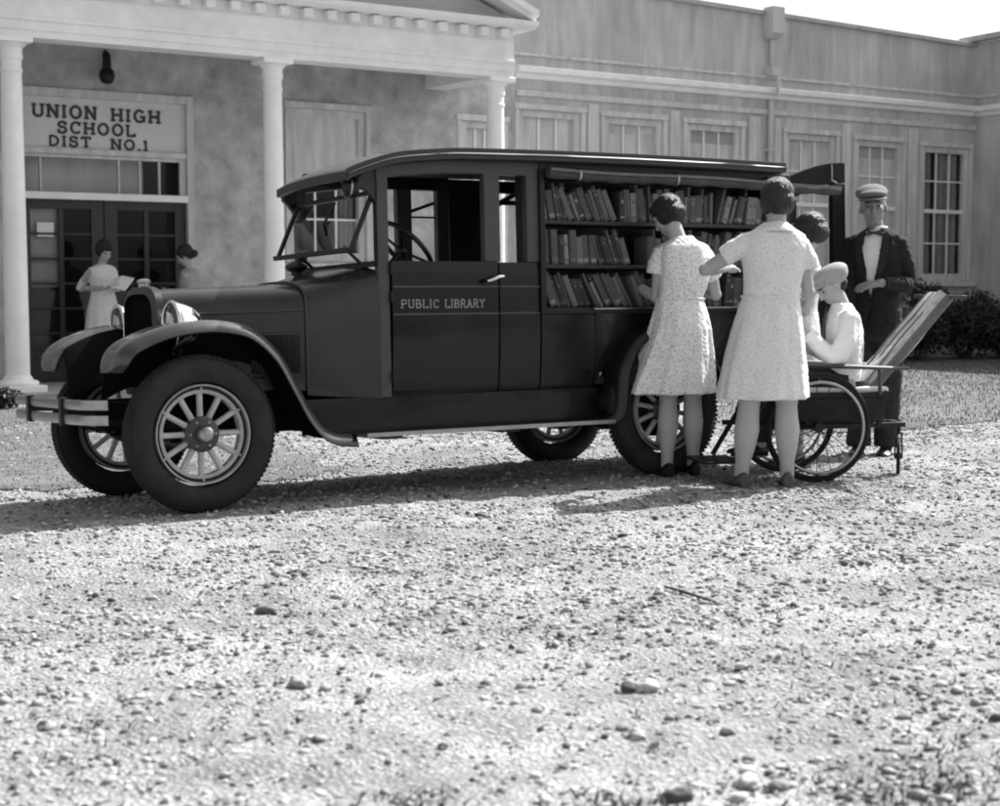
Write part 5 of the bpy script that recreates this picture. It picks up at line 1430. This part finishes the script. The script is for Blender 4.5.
def soil_mat():
    m = bpy.data.materials.new('gravel_soil'); m.use_nodes = True; nt = m.node_tree; N = nt.nodes; Lk = nt.links; b = N['Principled BSDF']
    b.inputs['Roughness'].default_value = .95; b.inputs['Specular IOR Level'].default_value = .15
    tc = N.new('ShaderNodeTexCoord')
    def nz(s, d=6, r=.6):
        n = N.new('ShaderNodeTexNoise'); n.inputs['Scale'].default_value = s; n.inputs['Detail'].default_value = d; n.inputs['Roughness'].default_value = r; Lk.new(tc.outputs['Object'], n.inputs['Vector']); return n.outputs['Fac']
    def mp(x, a, b_, c, d):
        r = N.new('ShaderNodeMapRange'); r.inputs[1].default_value = a; r.inputs[2].default_value = b_; r.inputs[3].default_value = c; r.inputs[4].default_value = d; Lk.new(x, r.inputs[0]); return r.outputs[0]
    def mu(x, y, op='MULTIPLY'):
        q = N.new('ShaderNodeMath'); q.operation = op; Lk.new(x, q.inputs[0]); Lk.new(y, q.inputs[1]); return q.outputs[0]
    v = mp(nz(.8, 6), .35, .65, .68, 1.18); v = mu(v, mp(nz(4, 6), .35, .65, .76, 1.16)); v = mu(v, mp(nz(45, 5), .35, .65, .23, .40))
    vo = N.new('ShaderNodeTexVoronoi'); vo.inputs['Scale'].default_value = 55; Lk.new(tc.outputs['Object'], vo.inputs['Vector'])
    v = mu(v, mp(vo.outputs['Distance'], .35, .75, 1.06, .78))
    cc = N.new('ShaderNodeCombineColor')
    for i in range(3): Lk.new(v, cc.inputs[i])
    Lk.new(cc.outputs[0], b.inputs['Base Color'])
    hgt = mu(mp(vo.outputs['Distance'], 0, .6, 1, 0), nz(120, 3), 'ADD')
    bp_ = N.new('ShaderNodeBump'); bp_.inputs['Strength'].default_value = .9; bp_.inputs['Distance'].default_value = .009; Lk.new(hgt, bp_.inputs['Height']); Lk.new(bp_.outputs[0], b.inputs['Normal'])
    return m
def np_mesh(name, V, F, mt, smooth=False, tone=None, tri=False):
    me = bpy.data.meshes.new(name); V = np.asarray(V, np.float32); F = np.asarray(F, np.int32)
    k = F.shape[1]
    me.vertices.add(len(V)); me.vertices.foreach_set('co', V.ravel())
    me.loops.add(F.size); me.loops.foreach_set('vertex_index', F.ravel())
    me.polygons.add(len(F)); me.polygons.foreach_set('loop_start', np.arange(0, F.size, k, dtype=np.int32))
    me.polygons.foreach_set('loop_total', np.full(len(F), k, np.int32))
    me.polygons.foreach_set('use_smooth', np.full(len(F), smooth))
    me.update(calc_edges=True)
    if tone is not None:
        a = me.attributes.new('tone', 'FLOAT', 'POINT'); a.data.foreach_set('value', np.asarray(tone, np.float32))
    me.materials.append(mt); o = bpy.data.objects.new(name, me); COL.objects.link(o); return o
def axis_pts(a, b, st, ext):
    c = list(np.arange(a, b + 1e-6, st)); return np.array([a - e for e in reversed(ext)] + c + [c[-1] + e for e in ext])
ext = [.5, 1.5, 4, 12, 40, 120, 400]
xs = axis_pts(-7.5, 9, .055, ext); ys = axis_pts(1.5, 14.5, .055, ext)
X, Y = np.meshgrid(xs, ys); Z = ground_h(X, Y)
jit = .006 * np.where((Y < 13) & (np.abs(X) < 9) & (Y > 1.4), rng.standard_normal(X.shape), 0) * .6
V = np.stack([X.ravel(), Y.ravel(), (Z + jit).ravel()], 1); nx = len(xs)
I, J = np.meshgrid(np.arange(len(ys) - 1), np.arange(nx - 1), indexing='ij'); q = (I * nx + J).ravel()
g = np_mesh('ground', V, np.stack([q, q + 1, q + nx + 1, q + nx], 1), soil_mat(), True); tag(g, kind='structure', label='pale gravel and dirt ground')

# pebbles ------------------------------------------------------
def ico(sub):
    bm = bmesh.new(); bmesh.ops.create_icosphere(bm, subdivisions=sub, radius=1)
    v = np.array([x.co[:] for x in bm.verts]); f = np.array([[y.index for y in x.verts] for x in bm.faces]); bm.free(); return v, f
def scatter_stones(name, n, rmin, rmax, yr, sub, mt, xw=(.42, 1.2), power=1.0, sink=.25):
    v0, f0 = ico(sub); nv = len(v0)
    y = yr[0] + (yr[1] - yr[0]) * rng.random(n) ** power
    x = (rng.random(n) * 2 - 1) * (xw[0] * y + xw[1])
    # patchy density
    d = np.sin(x * 1.7 + 2 * np.sin(y * .9)) * np.sin(y * 1.9 + 1.3 * np.sin(x * 1.1)); n_ = (x - TO.x) * NT.x + (y - TO.y) * NT.y; u_ = (x - TO.x) * UT.x + (y - TO.y) * UT.y
    tr = n_ + .25 * u_ + .18 * np.sin(u_ * .7); tk = sum(np.exp(-((tr - c) / .17) ** 2) for c in (-.95, -2.35, -3.5, -4.7))
    keep = rng.random(n) < (.62 + .38 * d) * (1 - .55 * np.clip(tk, 0, 1))
    x, y = x[keep], y[keep]; n = len(x)
    r = rmin + (rmax - rmin) * rng.random(n) ** 2.4
    S = np.stack([r * rng.uniform(.8, 1.5, n), r * rng.uniform(.7, 1.1, n), r * rng.uniform(.4, .75, n)], 1)
    a = rng.random(n) * 2 * np.pi; tl = rng.normal(0, .25, n)
    P_ = v0[None] * (1 + (.2 if sub == 1 else .09) * rng.standard_normal((n, nv, 1))) * S[:, None, :]
    ct, st = np.cos(tl)[:, None], np.sin(tl)[:, None]
    yy = P_[..., 1] * ct - P_[..., 2] * st; zz = P_[..., 1] * st + P_[..., 2] * ct; xx = P_[..., 0]
    ca, sa = np.cos(a)[:, None], np.sin(a)[:, None]
    wx = xx * ca - yy * sa + x[:, None]; wy = xx * sa + yy * ca + y[:, None]; wz = zz + (ground_h(x, y) + S[:, 2] * (1 - 2 * sink) * .8)[:, None]
    V = np.stack([wx, wy, wz], -1).reshape(-1, 3); F = (f0[None] + (np.arange(n) * nv)[:, None, None]).reshape(-1, 3)
    tone = np.repeat(np.where(rng.random(n) < .16, rng.uniform(0, .2, n), np.clip(rng.normal(.55, .2, n), 0, 1)), nv)
    return np_mesh(name, V, F, mt, sub > 1, tone)
PEB = attr_mat('pebble', .05, .54)
tag(scatter_stones('pebbles', 150000, .003, .012, (2.6, 13.5), 1, PEB, power=.75), 'small pebbles scattered over the gravel drive', kind='stuff')
tag(scatter_stones('gravel', 19000, .007, .018, (2.6, 13.0), 2, PEB, power=.8), 'coarse gravel lying on the drive', kind='stuff')
# single larger stones, each its own object
big = [(.408, 4.427, .030, .8, 'round pale stone half lit beside a dark one in the middle foreground'), (.36, 4.43, .022, .1, 'small dark stone beside the round pale stone in the middle foreground'),
       (-.571, 4.494, .028, .5, 'long grey stone in the left foreground'), (.571, 3.63, .024, .8, 'smooth pale stone near the bottom edge, right of centre'), (.346, 3.98, .018, .75, 'flat pale stone just below the round pale stone'),
       (.40, 3.50, .026, .08, 'dark stone at the very bottom edge of the gravel'), (.53, 3.52, .018, .7, 'flat whitish stone at the bottom edge beside the smooth pale stone'), (-.83, 5.6, .026, .2, 'dark stone in the left middle of the drive')]
for (x, y, r, tn, lb) in big:
    v0, f0 = ico(3); v = v0.copy()
    k = np.array([noise.noise(Vector(p) * 1.3 + Vector((x * 9, y * 7, 0))) for p in v0]); k2 = np.array([noise.noise(Vector(p) * 4 + Vector((x * 5, y, 2))) for p in v0]); v = v * (1 + .5 * k[:, None] + .1 * k2[:, None]) * np.array([r * 1.35, r, r * .72])
    o = np_mesh('stone', v, f0, PEB, True, np.full(len(v), tn)); o.location = (x, y, float(ground_h(x, y)) + r * .38); o.rotation_euler = (0, 0, x * 7)
    tag(o, lb, 'stone', 'larger stones on the drive')
# twig
m = MB(); m.tube([(.62, 5.95, .012), (.66, 5.83, .02), (.73, 5.72, .016), (.78, 5.63, .012)], [.004, .006, .005, .003], 6); m.tube([(.66, 5.83, .02), (.63, 5.78, .018)], .003, 6)
tag(m.build('twig', MT['stem'], None, smooth=60), 'thin dark twig lying on the gravel in front of the truck', 'twig')

# grass ----------------------------------------------------------
def blades(name, x, y, h, w, mt, lean=.35, zf=ground_h):
    n = len(x); a = rng.random(n) * 2 * np.pi; hh = h * rng.uniform(.5, 1.3, n); ww = w * rng.uniform(.6, 1.2, n); z = zf(x, y)
    dx, dy = np.cos(a) * ww, np.sin(a) * ww; lx, ly = rng.normal(0, lean, n) * hh, rng.normal(0, lean, n) * hh
    V = np.stack([np.stack([x - dx, y - dy, z - .004], 1), np.stack([x + dx, y + dy, z - .004], 1), np.stack([x + lx, y + ly, z + hh], 1)], 1).reshape(-1, 3)
    return np_mesh(name, V, np.arange(3 * n).reshape(-1, 3), mt, False, np.repeat(rng.random(n), 3))
def inside(poly, x, y):
    c = np.zeros(len(x), bool); k = len(poly)
    for i in range(k):
        x1, y1 = poly[i]; x2, y2 = poly[(i + 1) % k]
        t = ((y1 > y) != (y2 > y)) & (x < (x2 - x1) * (y - y1) / (y2 - y1 + 1e-9) + x1); c ^= t
    return c
LR = [(2.0, 12.1), (3.1, 12.5), (4.2, 13.5), (6.2, 14.6), (12, 17), (20, 22), (16, 30), (5.0, 22.5), (3.2, 20.5), (2.2, 17.0), (1.7, 13.6)]
LL = [(-14, 8.3), (-6, 8.75), (-3.6, 9.05), (-2.6, 9.25), (-1.5, 9.35), (-.95, 10.0), (-1.1, 10.9), (-1.9, 12.2), (-2.9, 14.2), (-4.0, 15.0), (-6.5, 14.2), (-16, 9.5)]
grass_m = attr_mat('grass_blade', .035, .13, .7, .1)
turf_m = mat('turf_soil', .11, .95, .35, 9, .6, 60, big=.2)
for poly, nm, cnt, lb, hh in ((LR, 'lawn', 60000, 'mown lawn between the drive and the school hedge', .035), (LL, 'lawn', 26000, 'worn grey grass patch in front of the school porch', .022)):
    pa = np.array(poly); x = rng.uniform(pa[:, 0].min(), pa[:, 0].max(), cnt * 3); y = rng.uniform(pa[:, 1].min(), pa[:, 1].max(), cnt * 3)
    wob = .16 * np.sin(x * 5 + y * 3) + .12 * np.sin(x * 11 - y * 7)
    k = inside(poly, x + wob, y + wob * .6) & (np.abs(x) < .5 * y + 2); x, y = x[k][:cnt], y[k][:cnt]
    tag(blades('grass', x, y, hh, .006, grass_m), 'short grass of the ' + lb, kind='stuff')
    # turf sheet draped 4 mm over the ground on a fine grid
    gx = np.arange(pa[:, 0].min(), pa[:, 0].max(), .12); gy = np.arange(pa[:, 1].min(), pa[:, 1].max(), .12)
    GX, GY = np.meshgrid(gx, gy); wob = .12 * np.sin(GX * 5 + GY * 3) + .1 * np.sin(GX * 11 - GY * 7)
    IN = inside(poly, (GX + wob).ravel(), (GY + wob).ravel()).reshape(GX.shape); c = IN[:-1, :-1] & IN[1:, 1:] & IN[:-1, 1:] & IN[1:, :-1]
    ii, jj = np.where(c); w_ = len(gx); q = ii * w_ + jj
    F = np.stack([q, q + 1, q + w_ + 1, q + w_], 1); V = np.stack([GX.ravel(), GY.ravel(), (ground_h(GX, GY) + .006 + .005 * rng.random(GX.shape)).ravel()], 1)
    us, inv = np.unique(F.ravel(), return_inverse=True)
    tag(np_mesh(nm, V[us], inv.reshape(-1, 4), turf_m, True), lb, kind='structure')
# weeds in the gravel
wx, wy = [], []
for (cx, cy, r, n) in ((1.02, 3.62, .16, 190), (.86, 3.52, .12, 120), (1.22, 3.8, .14, 110), (.30, 3.45, .09, 120), (-.2, 3.45, .08, 80), (1.0, 4.3, .3, 120), (-1.0, 4.0, .3, 90), (1.6, 5.2, .4, 140), (.2, 5.0, .5, 120), (-.5, 5.6, .5, 120)):
    wx += list(rng.normal(cx, r, n)); wy += list(rng.normal(cy, r * .6, n))
tag(blades('weeds', np.array(wx), np.array(wy), .022, .005, grass_m, .8), 'low sparse weeds growing through the gravel', kind='stuff')

# ------------------------------------------------------------------ shrubs
def leaf_mass(blobs, n, size, squash=.8):
    vs = []; ts = []
    w = np.array([b[3] * b[4] * b[5] for b in blobs]); w = w ** .7; w /= w.sum()
    idx = rng.choice(len(blobs), n, p=w)
    for i in idx:
        b = blobs[i]; d = rng.standard_normal(3); d /= np.linalg.norm(d); rad = rng.random() ** .45
        c = np.array(b[:3]) + d * rad * np.array(b[3:6])
        if c[2] < .02: c[2] = .02 + rng.random() * .1
        t1 = rng.standard_normal(3); t1 /= np.linalg.norm(t1); t2 = np.cross(t1, d + .4 * rng.standard_normal(3)); t2 /= (np.linalg.norm(t2) + 1e-6)
        s = size * rng.uniform(.6, 1.3)
        vs += [c - t1 * s, c + t2 * s * .45, c + t1 * s, c - t2 * s * .45]; ts += [rng.random()] * 4
    V = np.array(vs); return V, np.arange(len(V)).reshape(-1, 4), ts
leaf_m = attr_mat('leaf', .012, .05, .55, .1); leaf_l = attr_mat('leaf_light', .10, .32, .55, .1)
def shrub(s, D, w, h, label, n=11000, light=False, size=.035):
    loc = UF * s + NF * D; p = empty('shrub', (loc.x, loc.y, 0), AF, label, 'shrub', 'shrubs along the school wall')
    bl = []
    for i in range(9): bl.append((rng.uniform(-.5, .5) * w, rng.uniform(-.4, .4) * w * .8, h * rng.uniform(.35, .72), w * rng.uniform(.16, .3), w * rng.uniform(.16, .28), h * rng.uniform(.2, .3)))
    bl.append((0, 0, h * .45, w * .5, w * .42, h * .45))
    V, F, t = leaf_mass(bl, n, size)
    o = np_mesh('foliage', V, F, leaf_l if light else leaf_m, False, t); o.parent = p
    m = MB()
    for i in range(7):
        a = rng.uniform(-.4, .4) * w; m.tube([(a * .2, 0, 0), (a * .6, rng.uniform(-.1, .1), h * .4), (a, rng.uniform(-.15, .15), h * .75)], [.018, .012, .005], 6)
    m.build('stem', MT['stem'], p, smooth=60)
for i, (s, D, w, h, lb) in enumerate([(15.6, 16.9, 1.3, .9, 'dark leafy shrub at the wall, hidden behind the truck'), (16.9, 16.5, 1.5, 1.1, 'dark leafy shrub at the wall behind the rear door of the truck'),
        (18.2, 16.5, 1.4, 1.3, 'tall dark leafy shrub directly behind the man in the suit'), (19.2, 16.4, 1.5, 1.12, 'dark shrub under the dark curtained window, behind the wheelchair back'),
        (20.1, 16.2, 1.5, .82, 'low dark shrub at the right foot of the curtained window'), (20.75, 15.5, 1.5, .78, 'low dark shrub in the corner where the two school walls meet'), (20.6, 14.7, 1.5, .75, 'low dark shrub at the far right beside the projecting wing')]):
    shrub(s, D, w, h, lb)
shrub(17.2, 15.8, .32, 1.22, 'slender pale-leaved young plant showing past the elbow of the man in the suit', 420, True, .05)
pz = (UF * 3.9 + NF * 14.6)
p = empty('shrub', (-4.78, 14.6, 0), 0, 'low dark shrub on the grass in front of the left porch column', 'shrub')
V, F, t = leaf_mass([(0, 0, .1, .42, .25, .11), (.22, .05, .1, .2, .2, .1), (-.3, 0, .1, .25, .2, .12)], 6500, .022)
o = np_mesh('foliage', V, F, leaf_m, False, t); o.parent = p
m = MB(); m.tube([(0, 0, 0), (.02, 0, .1)], .012, 6); m.build('stem', MT['stem'], p)

# ------------------------------------------------------------------ light, sky, camera
sd = (UT * .93 + NT * .15 + Vector((0, 0, 1))).normalized()
sun = bpy.data.lights.new('sun', 'SUN'); sun.energy = 4.4; sun.angle = R(.5); sun.color = (1, 1, 1)
so = bpy.data.objects.new('sun', sun); COL.objects.link(so); so.rotation_euler = sd.to_track_quat('Z', 'Y').to_euler(); so.location = (8, 12, 12)
w = bpy.data.worlds.new('World'); scene.world = w; w.use_nodes = True; nt = w.node_tree; N = nt.nodes; Lk = nt.links
bg = N['Background']; sky = N.new('ShaderNodeTexSky'); sky.sky_type = 'NISHITA'; sky.sun_disc = False
sky.sun_elevation = math.asin(sd.z); sky.sun_rotation = math.atan2(sd.x, sd.y); sky.dust_density = 3.5; sky.air_density = 1.3
bw = N.new('ShaderNodeRGBToBW'); Lk.new(sky.outputs[0], bw.inputs[0]); Lk.new(bw.outputs[0], bg.inputs['Color']); bg.inputs['Strength'].default_value = .105
cam = bpy.data.cameras.new('camera'); cam.lens = 57.6; cam.sensor_width = 36; cam.clip_end = 2000; cam.clip_start = .05
co = bpy.data.objects.new('camera', cam); COL.objects.link(co); co.location = (0, 0, H); co.rotation_euler = (math.pi / 2 - math.atan(120 / 1600), 0, 0)
scene.camera = co
cam.dof.use_dof = True; cam.dof.focus_distance = 9.2; cam.dof.aperture_fstop = 4.0
scene.view_settings.view_transform = 'Standard'; scene.view_settings.look = 'None'; scene.view_settings.exposure = 1.12; scene.view_settings.gamma = 1
scene.cycles.use_denoising = True; scene.cycles.filter_width = 2.0
scene.cycles.max_bounces = 8; scene.cycles.transparent_max_bounces = 12
scene.cycles.caustics_reflective = False; scene.cycles.caustics_refractive = False
